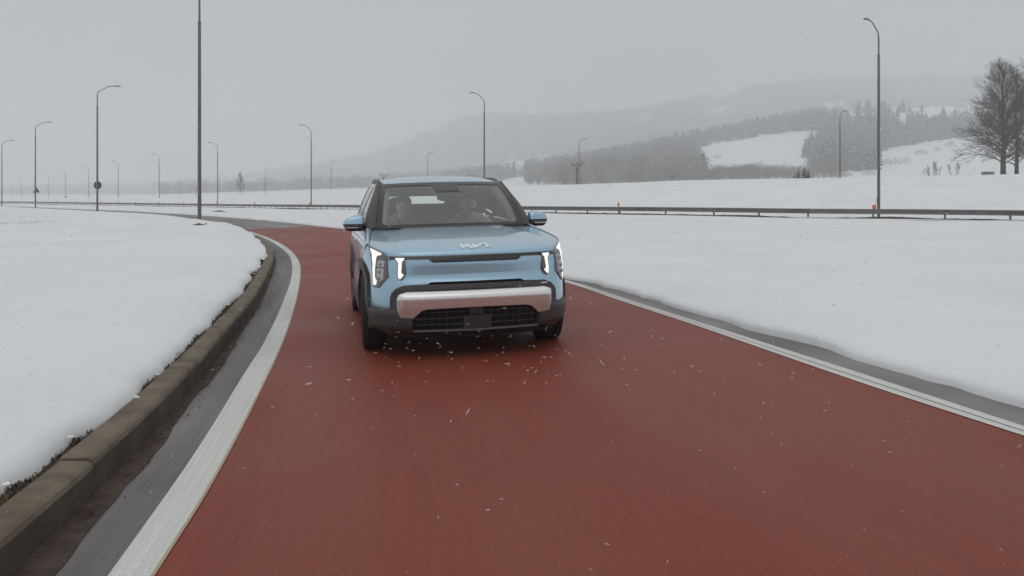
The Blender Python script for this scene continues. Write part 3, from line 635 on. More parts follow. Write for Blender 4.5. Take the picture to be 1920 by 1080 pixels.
for _ in range(900):      # hedgerow along the foot of the fields
    px = rf.uniform(1180, 1590); Y = rf.uniform(432, 500); X = (px-960)/FPX*Y
    PTS['bare_near'].append((X, Y, zt_at(px, Y), rf.uniform(.42, .66)*interp([(1180, 1), (1450, 1), (1500, .7), (1590, .5)], px)*(1+.35*noise.noise((px*.03, 0, 4)))))
for _ in range(30000):
    px = rf.uniform(-100, 2300); Y = math.sqrt(rf.uniform(1330**2, 2100**2)); X = (px-960)/FPX*Y
    if px < 500 and rf.random() < .7: continue
    if noise.noise((X*.009, Y*.009, 3)) < -.40: continue
    py = scr(px, Y)
    if not clear(px, py, 6): continue
    PTS['far'].append((X, Y, zt_at(px, Y), rf.uniform(.9, 1.6)))
def fuzzy(seed, H, m):
    rnd = random.Random(seed); b = MB(); b.tube([(0, 0, -.5), (0, 0, H*.8)], [H*.022, .03], 4, cap=False)
    for k in range(150):
        t = rnd.uniform(.18, 1); w = H*.34*math.sin(math.pi*min(1, .22+.75*(1-t)*1.05))**.8; a = rnd.uniform(0, 2*math.pi); c = rnd.random()**.6; p = Vector((math.cos(a)*w*c, math.sin(a)*w*c, H*t*.9))
        d_ = Vector((math.cos(a)*.8, math.sin(a)*.8, rnd.uniform(.5, 1.4))).normalized()*H*rnd.uniform(.08, .2); s_ = d_.cross(Vector((rnd.uniform(-1, 1), rnd.uniform(-1, 1), .3))).normalized()*H*.009
        b.add([p-s_, p+s_, p+d_], [(0, 1, 2)])
    me = bpy.data.meshes.new('tree'); me.from_pydata(b.v, [], b.f); me.materials.append(m); return me
def joined(b, s, m1, m2):
    me = bpy.data.meshes.new('tree'); me.from_pydata(b.v+s.v, [], b.f+[tuple(i+len(b.v) for i in f) for f in s.f]); me.materials.append(m1); me.materials.append(m2)
    me.polygons.foreach_set('material_index', [0]*len(b.f)+[1]*len(s.f)); return me
M_f1 = mat('leafless_wood', (.055, .036, .03), 1); M_f3 = mat('brown_leafless_wood', (.07, .045, .035), 1); M_f2 = mat('snowy_leafless_wood', (.22, .21, .205), 1); M_fn = mat('snow_dusted_needles', (.022, .026, .026), 1)
def scatter(name, pts, meshes, label=None):
    me = bpy.data.meshes.new(name); me.from_pydata([p[:3] for p in pts], [], [])
    at_ = me.attributes.new('sc', 'FLOAT', 'POINT'); at_.data.foreach_set('value', [p[3] for p in pts])
    o = bpy.data.objects.new(name, me); COL.objects.link(o); tag(o, kind='stuff')
    g = bpy.data.node_groups.new(name, 'GeometryNodeTree'); g.interface.new_socket('Geometry', in_out='INPUT', socket_type='NodeSocketGeometry'); g.interface.new_socket('Geometry', in_out='OUTPUT', socket_type='NodeSocketGeometry')
    N = g.nodes.new; K = g.links.new; gi = N('NodeGroupInput'); go = N('NodeGroupOutput'); jn = N('GeometryNodeGeometryToInstance') ; jo = N('GeometryNodeJoinGeometry')
    g.nodes.remove(jn); vs = []
    for k, mm in enumerate(meshes):
        ob = bpy.data.objects.new(name+'_kind', mm); oi = N('GeometryNodeObjectInfo'); oi.inputs['Object'].default_value = ob; oi.inputs['As Instance'].default_value = True; vs.append(oi)
    gin = N('GeometryNodeJoinGeometry')
    for v in reversed(vs): K(v.outputs['Geometry'], gin.inputs[0])
    ip = N('GeometryNodeInstanceOnPoints'); K(gi.outputs[0], ip.inputs['Points']); K(gin.outputs[0], ip.inputs['Instance']); ip.inputs['Pick Instance'].default_value = True
    ri = N('FunctionNodeRandomValue'); ri.data_type = 'INT'; ri.inputs[4].default_value = 0; ri.inputs[5].default_value = len(meshes)-1; K(ri.outputs[2], ip.inputs['Instance Index'])
    rr = N('FunctionNodeRandomValue'); rr.data_type = 'FLOAT'; rr.inputs[2].default_value = 0; rr.inputs[3].default_value = 6.28; cx = N('ShaderNodeCombineXYZ'); K(rr.outputs[1], cx.inputs[2]); K(cx.outputs[0], ip.inputs['Rotation'])
    na = N('GeometryNodeInputNamedAttribute'); na.data_type = 'FLOAT'; na.inputs[0].default_value = 'sc'; K(na.outputs['Attribute'], ip.inputs['Scale']); K(ip.outputs[0], go.inputs[0])
    md = o.modifiers.new('scatter', 'NODES'); md.node_group = g; return o
con = []
for k in range(3):
    b, s_ = conifer_mb(random.Random(80+k), 12, 2.7, 7, .22); con.append(joined(b, s_, M_fn, M_sncl))
scatter('leafless_forest', PTS['bare_near'], [fuzzy(1, 10, M_f1), fuzzy(2, 11, M_f3), fuzzy(3, 8, M_f1)])
scatter('snowy_leafless_forest', PTS['pale_near'], [fuzzy(6, 10, M_f2), fuzzy(7, 11, M_f1), fuzzy(8, 9, M_f2)])
scatter('conifer_forest', PTS['con_near'], con)
scatter('far_forest', PTS['far'], [fuzzy(4, 13, M_f1), con[0], con[1], fuzzy(5, 12, M_f2)])
# withered grass tips poking out of the snow
def tufts(name, spots, hgt, m, seed=1, n=7):
    rnd = random.Random(seed); b = MB()
    for (x, y, z, sc) in spots:
        for k in range(n):
            a = rnd.uniform(0, 6.28); p = Vector((x+rnd.uniform(-.05, .05)*sc, y+rnd.uniform(-.05, .05)*sc, z-.02)); h = hgt*rnd.uniform(.4, 1)*sc; le = Vector((math.cos(a), math.sin(a), 0))*h*rnd.uniform(.2, .9); w = Vector((-math.sin(a), math.cos(a), 0))*.006*max(sc, 1)*(1+n*.02)
            b.add([p-w, p+w, p+le*.5+Vector((0, 0, h*.7))+w*.6, p+le+Vector((0, 0, h))], [(0, 1, 2, 3)])
    o = b.build(name, m, smooth=False, fix=False); return tag(o, kind='stuff')
M_straw = mat('withered_grass', (.10, .065, .035), .9, noise_s=30, col2=(.24, .17, .10))
rnd = random.Random(9); sp = []; l = lens(cut(c_KB, -30, 19)); cc = cut(c_KB, -30, 19)
for k in range(2300):
    s = rnd.uniform(0, l[-1]); 
    if noise.noise((s*.8, 1, 1)) < -.12+rnd.uniform(-.2, .2): continue
    p = pos(cc, l, s); t = (pos(cc, l, s+.1)-pos(cc, l, s-.1)).normalized(); w = .19+abs(rnd.gauss(0, .045)); q = p+Vector((-t.y, t.x))*w; sp.append((q.x, q.y, ground(q.x, q.y)+.165, rnd.uniform(.6, 1.3)))
tufts('verge_grass', sp, .032, mat('dead_verge_grass', (.06, .04, .022), .95, noise_s=30, col2=(.17, .12, .07)))
sp = []
for k in range(420):
    px = rnd.uniform(-60, 112)-abs(rnd.gauss(0, 14)); py = 416.5+rnd.gauss(0, 1.6) if rnd.random() < .4 else rnd.uniform(397, 416)
    if py < 416 and noise.noise((px*.06, py*.25, 0)) < .08: continue
    x, y = at(px, py, .26); sp.append((x, y, ground(x, y)+.25, 1.0))
tufts('snowed_grass', sp, .07, M_straw, 2, 3)
sp = []
for k in range(1500):
    px = rnd.uniform(150, 1900); t = rnd.uniform(.12, .95); g = interp(rail_px, px); Y = g*1.17+3+(interp(CREST_Y, px)-g*1.17-3)*t; X = (px-960)/FPX*Y
    if noise.noise((X*.16, Y*.10, 0)) < .22: continue
    sp.append((X, Y, row_at(px, Y), 1.3))
tufts('bank_grass', sp, .07, M_straw, 4, 3)
# debris in the gutter
rnd = random.Random(21); b = MB(); cc = cut(c_KB, -12, 22); l = lens(cc)
for k in range(1500):
    s = rnd.uniform(0, l[-1]); p = pos(cc, l, s); t = (pos(cc, l, s+.1)-pos(cc, l, s-.1)).normalized(); w = -abs(rnd.gauss(0, .06))-.01; q = p+Vector((-t.y, t.x))*w; a = rnd.uniform(0, 6.28); r_ = rnd.uniform(.004, .012); z = ground(q.x, q.y)+.012
    b.add([(q.x+r_*math.cos(a+j*2.1)*(1 if j else 1.8), q.y+r_*math.sin(a+j*2.1)*(1 if j else 1.8), z+rnd.uniform(0, .014)) for j in range(3)], [(0, 1, 2)])
tag(b.build('gutter_leaves', mat('rotten_leaves', (.05, .03, .02), .9, noise_s=60, col2=(.13, .08, .05)), smooth=False, fix=False), kind='stuff')

# clods of snow fallen along the kerb
rnd = random.Random(31); b = MB(); cc = cut(c_KB, -12, 18); l = lens(cc)
for k in range(60):
    s = rnd.uniform(0, l[-1]); p = pos(cc, l, s); t = (pos(cc, l, s+.1)-pos(cc, l, s-.1)).normalized(); w = rnd.gauss(.225, .03); q = p+Vector((-t.y, t.x))*w; r_ = rnd.uniform(.006, .020)
    e0 = MB(); e0.ell((0, 0, 0), (r_*rnd.uniform(.8, 1.5), r_*rnd.uniform(.8, 1.4), r_*.55), 9, 7); zz = ground(q.x, q.y)+KH+.012 if w < .205 else ground(q.x, q.y)+.20
    b.add([(q.x+v[0]*(1+.9*noise.noise((v[0]*50, k, v[2]*50))), q.y+v[1]*(1+.8*noise.noise((v[1]*50, k, 7))), zz+v[2]*(1+.7*noise.noise((v[1]*60, v[0]*60, k)))) for v in e0.v], e0.f)
tag(b.build('snow_clods', M_snow, fix=False), kind='stuff')
# bare patches where the ground shows: round the thick lamp's foot and by the far verge
for px, py, w_, d_, dz in ((373, 421.5, .46, .30, .255), (411, 395.6, .75, .35, .13), (386, 421.5, .2, .3, .24)):
    x, y = at(px, py, dz); b = MB(); n = 18; b.add([(x, y, ground(x, y)+dz+.07)]+[(x+w_*math.cos(6.283*k/n)*(1+.3*noise.noise((k, px, 0))), y+d_*math.sin(6.283*k/n)*(1+.3*noise.noise((k, px, 5))), ground(x, y)+dz-.06) for k in range(n)], [(0, 1+k, 1+(k+1) % n) for k in range(n)])
    tag(b.build('bare_ground', M_soil, fix=False), kind='structure')

# ---------------------------------------------------------------- the car
M_blue = mat('blue_car_paint', (.36, .565, .715), .30, coat=1.0, metal=.62, spec=.5, coat_r=.02); M_blue.node_tree.nodes['Principled BSDF'].inputs['Coat IOR'].default_value = 1.75
M_clad = mat('dark_plastic_cladding', (.060, .050, .052), .48, bump=.15, bump_s=700, spec=.5)
M_gloss = mat('gloss_black', (.018, .014, .015), .12, coat=.5); M_void = mat('matt_black', (.008, .008, .008), .9)  # M_void: dull near-black plastic of inner shell, underbody and recesses
M_silver = mat('satin_silver', (.88, .87, .87), .26, metal=.72); M_rub = mat('tyre_rubber', (.018, .017, .017), .8, bump=.3, bump_s=200); M_rim = mat('rim_grey', (.25, .25, .26), .35, metal=.8)
M_drl = mat('daylight_lamp', (.5, .5, .48), .3, emit=(1, .985, .93), es=.75); M_lampd = mat('lamp_dark', (.10, .095, .095), .15, coat=1); M_lampc = mat('lamp_reflector', (.55, .55, .56), .15, metal=.7)
M_beam = mat('projector_lens', (.35, .36, .37), .05, coat=1); M_chrome = mat('badge_chrome', (.92, .92, .93), .35, metal=.2)
M_ind = mat('indicator_amber', (.4, .2, .05), .3); M_seam = mat('panel_gap', (.006, .006, .007), .9)
M_glassw = glass('windscreen_glass', (.93, .97, .95), 2.25); _n = M_glassw.node_tree; _o = next(x for x in _n.nodes if x.type == 'OUTPUT_MATERIAL'); _s = _o.inputs[0].links[0].from_socket; _d = _n.nodes.new('ShaderNodeBsdfDiffuse'); _d.inputs[0].default_value = (.75, .76, .74, 1); _m = _n.nodes.new('ShaderNodeMixShader')   # pale diffuse veil standing in for sky reflection on the glass
_m.inputs[0].default_value = .065; _n.links.new(_s, _m.inputs[1]); _n.links.new(_d.outputs[0], _m.inputs[2]); _n.links.new(_m.outputs[0], _o.inputs[0])
M_glass = glass('side_glass', (.86, .92, .90), 1.28)
M_frit = mat('black_glass_border', (.022, .017, .018), .22, coat=.25); M_int = mat('dark_interior', (.045, .042, .045), .8); M_intl = mat('pale_headliner', (.62, .63, .61), .9); M_seat = mat('seat_cloth', (.035, .032, .034), .85)
car = empty('car'); tag(car, 'light blue boxy electric SUV with lit headlights driving on the red road', 'car')
car.matrix_world = Matrix.Translation((CX0, CY0, 0)) @ Matrix.Rotation(CPSI, 4, 'Z') @ Matrix.Rotation(-CROLL, 4, 'Y') @ Matrix.Translation((0, -.85, 0))
CAR_M = car.matrix_world.copy()

PLAN=[(-.2,.004),(0,0),(.2,.004),(.4,.02),(.55,.05),(.66,.10),(.75,.18),(.82,.30),(.865,.45),(.89,.62),(.90,.85),(.905,1.3),(.905,2.2),(.905,3.0),(.905,3.5),(.89,3.9),(.85,4.10),(.75,4.22),(.55,4.27),(.3,4.295),(0,4.30),(-.2,4.298)]
def _cr(p0,p1,p2,p3,t):
    return tuple(.5*((2*b)+(-a+c)*t+(2*a-5*b+4*c-d)*t*t+(-a+3*b-3*c+d)*t**3) for a,b,c,d in zip(p0,p1,p2,p3))
_T=[]
for i in range(1,len(PLAN)-2):
    for k in range(24): _T.append(_cr(*PLAN[i-1:i+3],k/24))
_T.append(PLAN[-2])
_U=[0]
for a,b in zip(_T,_T[1:]): _U.append(_U[-1]+math.dist(a,b))
UMAX=_U[-1]
def plan(u):
    s=1 if u>=0 else -1; u=min(abs(u),UMAX-1e-6)
    i=min(max(bisect.bisect_right(_U,u)-1,0),len(_U)-2)
    t=(u-_U[i])/(_U[i+1]-_U[i]); a,b=_T[i],_T[i+1]
    x,y=a[0]+(b[0]-a[0])*t,a[1]+(b[1]-a[1])*t
    def nrm(j):
        j0,j1=max(j-1,0),min(j+1,len(_T)-1)
        tx,ty=_T[j1][0]-_T[j0][0],_T[j1][1]-_T[j0][1]; l=math.hypot(tx,ty); return ty/l,-tx/l
    n0,n1=nrm(i),nrm(i+1)
    nx,ny=n0[0]+(n1[0]-n0[0])*t,n0[1]+(n1[1]-n0[1])*t; l=math.hypot(nx,ny)
    return s*x,y,s*nx/l,ny/l
def lut(t,x):
    if x<=t[0][0]: return t[0][1]
    for (a,b),(c,d) in zip(t,t[1:]):
        if x<=c:
            k=(x-a)/(c-a); k=k*k*(3-2*k)*.35+k*.65
            return b+(d-b)*k
    return t[-1][1]
FI=[(.15,.05),(.3,.02),(.45,.0),(.62,.0),(.75,.012),(.84,.03),(.9,.06),(1.0,.16),(1.1,.3)]
SI=[(.15,.04),(.3,.01),(.5,.0),(.66,.018),(.82,0),(.9,.008),(.95,.022),(1.0,.045),(1.05,.075),(1.1,.12)]
def S(u,z,off=0):
    x,y,nx,ny=plan(u)
    w=min(max((y-.15)/.5,0),1); w=w*w*(3-2*w)
    if y>3.8: w=1
    ins=lut(FI,z)*(1-w)+lut(SI,z)*w-off
    return (x-nx*ins,y-ny*ins,z)
def u_of_y(yy):
    for a,b in zip(_T,_U):
        if a[1]>=yy and a[0]>.5: return b


def mirror_poly(p): return [(-a, b) for a, b in reversed(p)]
def sym(p):
    """closed outline symmetric about u = 0 from its right-hand half"""
    return list(p)+[(-a, b) for a, b in reversed(p) if abs(a) > 1e-6]
def patch(name, fn, poly, m, parent=car, off=0.0, thick=.03, du=.05, dv=.05, bev=.004, offn=None, flip=False):
    """panel cut to an outline in surface coordinates, following the surface, with turned-in edges"""
    b = bmesh.new(); vs = [b.verts.new((x, y, 0)) for x, y in poly]; b.faces.new(vs)
    x0, x1 = min(p[0] for p in poly), max(p[0] for p in poly); y0, y1 = min(p[1] for p in poly), max(p[1] for p in poly)
    for lo, hi, dd, nrm in ((x0, x1, du, (1, 0, 0)), (y0, y1, dv, (0, 1, 0))):
        k = math.ceil(lo/dd)*dd
        while k < hi-1e-5:
            if k > lo+1e-5: bmesh.ops.bisect_plane(b, geom=b.verts[:]+b.edges[:]+b.faces[:], plane_co=(k*nrm[0], k*nrm[1], 0), plane_no=nrm, dist=1e-6)
            k += dd
    bmesh.ops.recalc_face_normals(b, faces=b.faces)
    bed = [e for e in b.edges if len(e.link_faces) == 1]; uvs = {}
    src = [(v, v.co.x, v.co.y) for v in b.verts]
    bv = set(v for e in bed for v in e.verts); new = {}
    for v in bv: w = b.verts.new(v.co); new[v] = w
    for e in bed:
        a, c = e.verts; b.faces.new((a, c, new[c], new[a]))
    for v, w in new.items():
        p = fn(v.co.x, v.co.y, off-thick); w.co = p
    for v, x, y in src: v.co = fn(x, y, off+(offn(x, y) if offn else 0))
    bmesh.ops.recalc_face_normals(b, faces=b.faces)
    me = bpy.data.meshes.new(name); b.to_mesh(me); b.free(); me.materials.append(m); me.shade_smooth()
    o = bpy.data.objects.new(name, me); COL.objects.link(o); o.parent = parent
    if bev: bevel(o, bev, 2, 50)
    else: smooth_angle(o, 40)
    return o
def side_u(y): return u_of_y(y)

# dark under-shell, with holes at the wheels
b = MB(); us = [UMAX*k/110 for k in range(-110, 111)]; zs = [.24, .3, .36, .42, .5, .58, .66, .74, .82, .88]
P = [[S(u, z, -.035) for u in us] for z in zs]; b.v = [p for r in P for p in r]; n = len(us)
for i in range(len(zs)-1):
    for k in range(n-1):
        c = [sum(q)/4 for q in zip(P[i][k], P[i][k+1], P[i+1][k], P[i+1][k+1])]
        if any(math.hypot(c[1]-wy, c[2]-.36) < .43 and abs(c[0]) > .7 for wy in (.83, 3.51)): continue
        b.f.append((i*n+k, i*n+k+1, (i+1)*n+k+1, (i+1)*n+k))
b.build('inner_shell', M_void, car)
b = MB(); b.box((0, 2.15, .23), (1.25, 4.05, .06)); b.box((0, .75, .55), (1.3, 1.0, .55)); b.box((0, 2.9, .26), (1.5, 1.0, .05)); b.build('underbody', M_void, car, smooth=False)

ARY, ARZ = .83, .36
def arch(y0, a, bb, n=2.7, k=22, z0=.22):
    """arch outline in (y, z) from rear foot over the top to the front foot"""
    o = []
    for i in range(k+1):
        th = math.pi*i/k; c, s = math.cos(th), math.sin(th)
        o.append((y0+a*math.copysign(abs(c)**(2/n), c), .30+bb*abs(s)**(2/n)))
    return [(y0+a, z0)]+o+[(y0-a, z0)]
def toU(p): return [(side_u(y), z) for y, z in p]

# headlight outlines in (u, z)
HLo = [(1.19, .952), (.86, .898), (.785, .870), (.748, .70), (.865, .606), (.965, .606), (.99, .70), (1.0, .80), (1.07, .89)]
af = arch(ARY, .43, .50); ar = arch(3.51, .43, .50)
UA = side_u(ARY-.43)
# front fascia in body colour
blue = [(0, .812), (.362, .812), (.395, .838), (.765, .838), (.765, .86), (.80, .878), (.87, .905), (1.19, .957)]
blue += [(side_u(.70), .80+.0), (side_u(.52), .775), (side_u(.435), .70), (UA+.004, .58), (UA, .44)]
blue += [(.735, .438), (.73, .53), (.715, .568), (.675, .605), (.60, .632), (.41, .638), (.375, .655), (0, .655)]
def fascia_off(u, z):
    o = 0
    if abs(u) < .70 and z < .80: o -= .010*sstep(.80, .77, z)*sstep(.70, .62, abs(u))
    o -= .010*sstep(.80, .67, z)*sstep(.72, .60, abs(u)); o += .016*sstep(.675, .655, z)*sstep(.74, .6, abs(u))
    return o
patch('front_fascia', S, sym(blue), M_blue, off=0, offn=fascia_off, du=.04, dv=.03)
# gloss strip below the bonnet, deeper in the middle
patch('front_black_strip', S, sym([(0, .868), (.775, .868), (.765, .842), (.395, .842), (.362, .817), (0, .817)]), M_gloss, off=-.002, thick=.03, bev=.002)
patch('front_intake_slot', S, sym([(0, .656), (.372, .656), (.40, .642), (0, .636)]), M_void, off=-.012, bev=0)
# plastic surround and lower bumper
sur = [(0, .634), (.41, .634), (.60, .628), (.67, .602), (.711, .566), (.726, .53), (.73, .436), (UA, .436), (UA+.004, .30), (.965, .232), (.80, .222), (.54, .236), (.535, .365), (.635, .372), (.664, .408), (.664, .522), (.636, .562), (.575, .587), (0, .589)]
def sur_off(u, z):
    o = .012*sstep(.636, .60, z)
    if abs(u) > .5 and z < .44: o += .018*sstep(.44, .40, z)*sstep(.235, .28, z); o -= .03*sstep(.30, .22, z)
    return o
patch('bumper_surround', S, sym(sur), M_clad, off=0, offn=sur_off, du=.05, dv=.025)
# silver bumper bar: chamfered top and ends, face leaning down to the road
sil = [(0, .583), (.572, .583), (.633, .560), (.660, .524), (.662, .408), (.634, .370), (.53, .362), (.455, .428), (.40, .440), (0, .446)]
def sil_off(u, z):
    a = min(max((.585-z)/.034, 0), 1)
    q = min(max((.667-abs(u))/.05, 0), 1); return .012+.044*min(a, q)+(.005*min(max((.551-z)/.028, 0), 1)-.036*min(max((.522-z)/.16, 0), 1)**1.15)*min(a, q)
patch('silver_bumper_bar', S, sym(sil), M_silver, off=0, offn=sil_off, thick=.04, du=.03, dv=.0113, bev=0)
for u in (-.40, .385): b = MB(); p = Vector(S(u, .528, .052)); b.ell(p, (.011, .006, .011), 12, 8); b.build('parking_sensor', M_chrome, car)
patch('tow_hook_cover', S, [(-.555, .478), (-.50, .478), (-.50, .525), (-.555, .525)], M_silver, off=.052, thick=.004, bev=.001)
patch('camera_badge', S, [(.56, .605), (.62, .605), (.62, .613), (.56, .613)], M_chrome, off=.014, thick=.004, bev=0)
# lower grille
gr_ = empty('grille', (0, 0, 0), parent=car)
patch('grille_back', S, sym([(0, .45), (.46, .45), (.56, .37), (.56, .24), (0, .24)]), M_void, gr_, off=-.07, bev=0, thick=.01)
for z in (.403, .352, .300):
    w = .53 if z < .37 else .53-(z-.362)*1.9
    patch('grille_slat', S, [(-w, z-.005), (w, z-.0035), (w, z+.0035), (-w, z+.0035)], M_clad, gr_, off=-.012, thick=.03, bev=0, du=.1)
k = -.50
while k <= .501:
    top = .437 if abs(k) < .41 else .437-(abs(k)-.41)*.62; d_ = -.03 if int(round((k+.5)/.0625)) % 2 else -.018
    patch('grille_fin', S, [(k-.003, .258), (k+.003, .258), (k+.003, top), (k-.003, top)], M_int, gr_, off=d_, thick=.03, bev=0, dv=.1)
    k += .0625
for sgn_ in (-1, 1):
    for k in range(3): c = sgn_*(.345+.055*k); patch('grille_shutter', S, [(c-.018, .27), (c+.018, .27), (c+.018, .40), (c-.018, .40)], M_int, gr_, off=-.045, thick=.01, bev=0, dv=.1)
patch('plate_mount', S, [(-.115, .262), (.115, .262), (.115, .372), (-.115, .372)], M_int, gr_, off=.004, thick=.03, bev=.003)
patch('radar_cover', S, [(-.06, .380), (.05, .380), (.05, .436), (-.06, .436)], M_clad, gr_, off=.002, thick=.03, bev=.003)
patch('skid_trim', S, sym([(0, .255), (.535, .258), (.535, .244), (0, .240)]), mat('grey_trim', (.16, .15, .155), .35), off=.012, thick=.06, bev=.003, du=.08)
patch('air_dam', S, sym([(0, .238), (.80, .225), (.80, .19), (0, .195)]), M_void, off=-.03, thick=.05, bev=.003, du=.08)

# lamps
for sd_ in (-1, 1):
    f_ = (lambda p: p) if sd_ > 0 else mirror_poly
    hl = patch('headlight', S, f_(HLo), M_lampd, off=.010, thick=.03, bev=.006)
    dr = patch('daylight_strip', S, f_([(1.10, .926), (.885, .893), (.868, .878), (.930, .868), (.923, .69), (.885, .664), (.895, .628), (.948, .626), (.962, .70), (.972, .80), (1.02, .875)]), M_drl, hl, off=.013, thick=.006, bev=.002)
    for z0 in (.805, .742, .69):
        q = [(.80, z0-.026), (.895, z0-.026), (.895, z0+.026), (.80, z0+.026)] if z0 > .7 else [(.80, .678), (.845, .66), (.893, .70), (.893, .718), (.80, .718)]
        patch('reflector', S, f_(q), M_lampc, hl, off=.0125, thick=.004, bev=.004)
        bb = MB(); bb.ell(Vector(S(sd_*.848, z0, .016)), (.017, .010, .017), 12, 8); bb.build('projector_lens', M_beam, hl)
    sl = patch('marker_lamp', S, f_([(.700, .862), (.594, .862), (.590, .722), (.634, .672), (.660, .694), (.664, .812)]), M_lampd, off=.008, thick=.03, bev=.004)
    patch('daylight_strip', S, f_([(.692, .856), (.604, .856), (.604, .842), (.622, .826), (.624, .735), (.600, .718), (.634, .682), (.652, .700), (.655, .816)]), M_drl, sl, off=.011, thick=.005, bev=.002)

# side panels
def belt(y): return 1.045+.05*sstep(1.4, 3.6, y)
def sidepanel(name, pts, m, off=0, thick=.03, fnn=None, **kw):
    for sd_ in (-1, 1):
        q = toU(pts); q = q if sd_ > 0 else mirror_poly(q); patch(name, S, q, m, off=off, thick=thick, offn=fnn, **kw)
fend = [(.612, .958), (.9, .985), (1.2, 1.022), (1.40, 1.045), (1.40, .43), (ARY+.43+.03, .43)]+[p for p in arch(ARY, .44, .505) if p[1] > .43]
fend = [(.612, .957), (.90, .986), (1.2, 1.022), (1.40, 1.045), (1.40, .43)]+[(y, z) for y, z in arch(ARY, .425, .50)[1:-1] if z > .43 and not (y < .70 and z < .79)]+[(.70, .80)]
def flare(u, z): return 0
sidepanel('front_fender', fend, M_blue, du=.06)
sidepanel('front_door', [(1.408, .43), (2.42, .43), (2.42, belt(2.42)), (1.408, 1.046)], M_blue, du=.08)
sidepanel('rear_door', [(2.428, .43), (3.02, .43)]+[(y, z) for y, z in reversed(arch(3.51, .425, .50)[1:-1]) if z > .43 and y < 3.36]+[(3.36, belt(3.36)), (2.428, belt(2.42))], M_blue, du=.08)
qa = [(y, z) for y, z in reversed(arch(3.51, .425, .50)[1:-1]) if z > .43 and y >= 3.37]
sidepanel('rear_quarter', qa+[(4.0, .45), (4.17, .55), (4.17, 1.06), (3.368, belt(3.37))], M_blue, du=.06)
sidepanel('sill_cladding', [(ARY+.41, .22), (3.51-.41, .22), (3.51-.43, .425), (ARY+.43, .425)], M_clad, off=.016, du=.1)
for y0 in (ARY, 3.51):
    ring = arch(y0, .435, .515, z0=.25)+arch(y0, .362, .425, z0=.25)[::-1]
    sidepanel('wheel_arch_cladding', ring, M_clad, off=.022, thick=.07, du=.05)
sidepanel('door_handle', [(2.12, .90), (2.32, .90), (2.32, .93), (2.12, .93)], M_blue, off=.012, thick=.012)
patch('rear_bumper', S, [(UMAX-.001, .25), (UMAX-.001, .54), (side_u(4.16), .54), (side_u(3.99), .44), (side_u(3.96), .25)], M_clad, off=.01); patch('rear_bumper', S, mirror_poly([(UMAX-.001, .25), (UMAX-.001, .54), (side_u(4.16), .54), (side_u(3.99), .44), (side_u(3.96), .25)]), M_clad, off=.01)
for sd_ in (-1, 1):
    q = [(UMAX-.001, .55), (UMAX-.001, 1.05), (side_u(4.18), 1.05), (side_u(4.18), .55)]; patch('tailgate', S, q if sd_ > 0 else mirror_poly(q), M_blue, off=0)
    q = [(UMAX-.3, .93), (UMAX-.3, 1.0), (side_u(4.16), 1.03), (side_u(4.0), .95), (side_u(4.05), .80), (side_u(4.15), .80)]; patch('tail_light', S, q if sd_ > 0 else mirror_poly(q), mat('tail_red', (.35, .01, .01), .2), off=.006)

# bonnet
def cowl(a): return (.775*a, 1.235+.11*a*a, 1.058-.012*a*a)
UH = 1.19
def hood(a, b_, off=0):
    s = 1 if a >= 0 else -1; aa = abs(a)
    u = UH*aa; zt = interp([(0, .868), (.775, .868), (.80, .882), (.86, .902), (1.19, .957)], u); F = S(s*u, zt, -.004); B = cowl(a)
    k = sstep(.55, 1, aa); ez = .40+.45*k; x = F[0]+(B[0]-F[0])*b_; y = F[1]+(B[1]-F[1])*b_
    z = F[2]+(B[2]-F[2])*(b_**ez)
    z += .012*sstep(.86, .70, aa+.14*b_)*sstep(.25, .9, b_)           # raised centre with a crease running back from each corner
    return (x, y, z+off)
b = MB(); na = 56; bs = [0, .004, .01, .02, .035, .05, .07, .10, .14, .19, .25, .33, .42, .52, .63, .75, .87, 1]
rows = [[hood(-1+2*k/na, t) for k in range(na+1)] for t in bs]; under = [[hood(-1+2*k/na, t, -.03) for k in range(na+1)] for t in (0,)]
b.grid([under[0]]+rows+[[hood(-1+2*k/na, 1, -.05) for k in range(na+1)]]); hd = b.build('bonnet', M_blue, car)
# badge lettering lies on the bonnet's front slope
def hood_at(x, q): return hood(x, q)
def logo():
    W0, y0, h_ = .148, .062, .060; st = [[(0, 1), (.035, 0)], [(.035, .06), (.30, .97)], [(.19, .60), (.345, .02)], [(.345, .02), (.40, .02), (.46, .98)][1:], [(.46, .98), (.505, .03)], [(.505, .03), (.83, .98), (.955, .98), (.985, .0)]]
    st = [[(0, 1), (.035, .03), (.31, .97)], [(.19, .58), (.345, .03), (.40, .03)], [(.455, .98), (.50, .03), (.80, .97), (.945, .97), (.985, .0)]]
    bb = MB(); t = .088
    for s_ in st:
        for (x0, q0), (x1, q1) in zip(s_, s_[1:]):
            dx, dy = (x1-x0), (q1-q0)*.22; L_ = math.hypot(dx, dy); nx_, ny_ = -dy/L_*t*.52, dx/L_*t*.52/.22; ex, ey = dx/L_*.018, dy/L_*.018/.22; V_ = []
            for off in (.0005, .006):
                for (px_, py_) in ((x0-ex+nx_, q0-ey+ny_), (x1+ex+nx_, q1+ey+ny_), (x1+ex-nx_, q1+ey-ny_), (x0-ex-nx_, q0-ey-ny_)):
                    a = (-.072+px_*.158)/.80; bq = .046+.064*py_; p = hood(a, max(bq, .004)); V_.append((p[0], p[1]-off, p[2]+off*.7))
            bb.add(V_, [(0, 1, 2, 3), (4, 7, 6, 5), (0, 4, 5, 1), (1, 5, 6, 2), (2, 6, 7, 3), (3, 7, 4, 0)])
    return bb
logo().build('badge', M_chrome, hd, smooth=False)
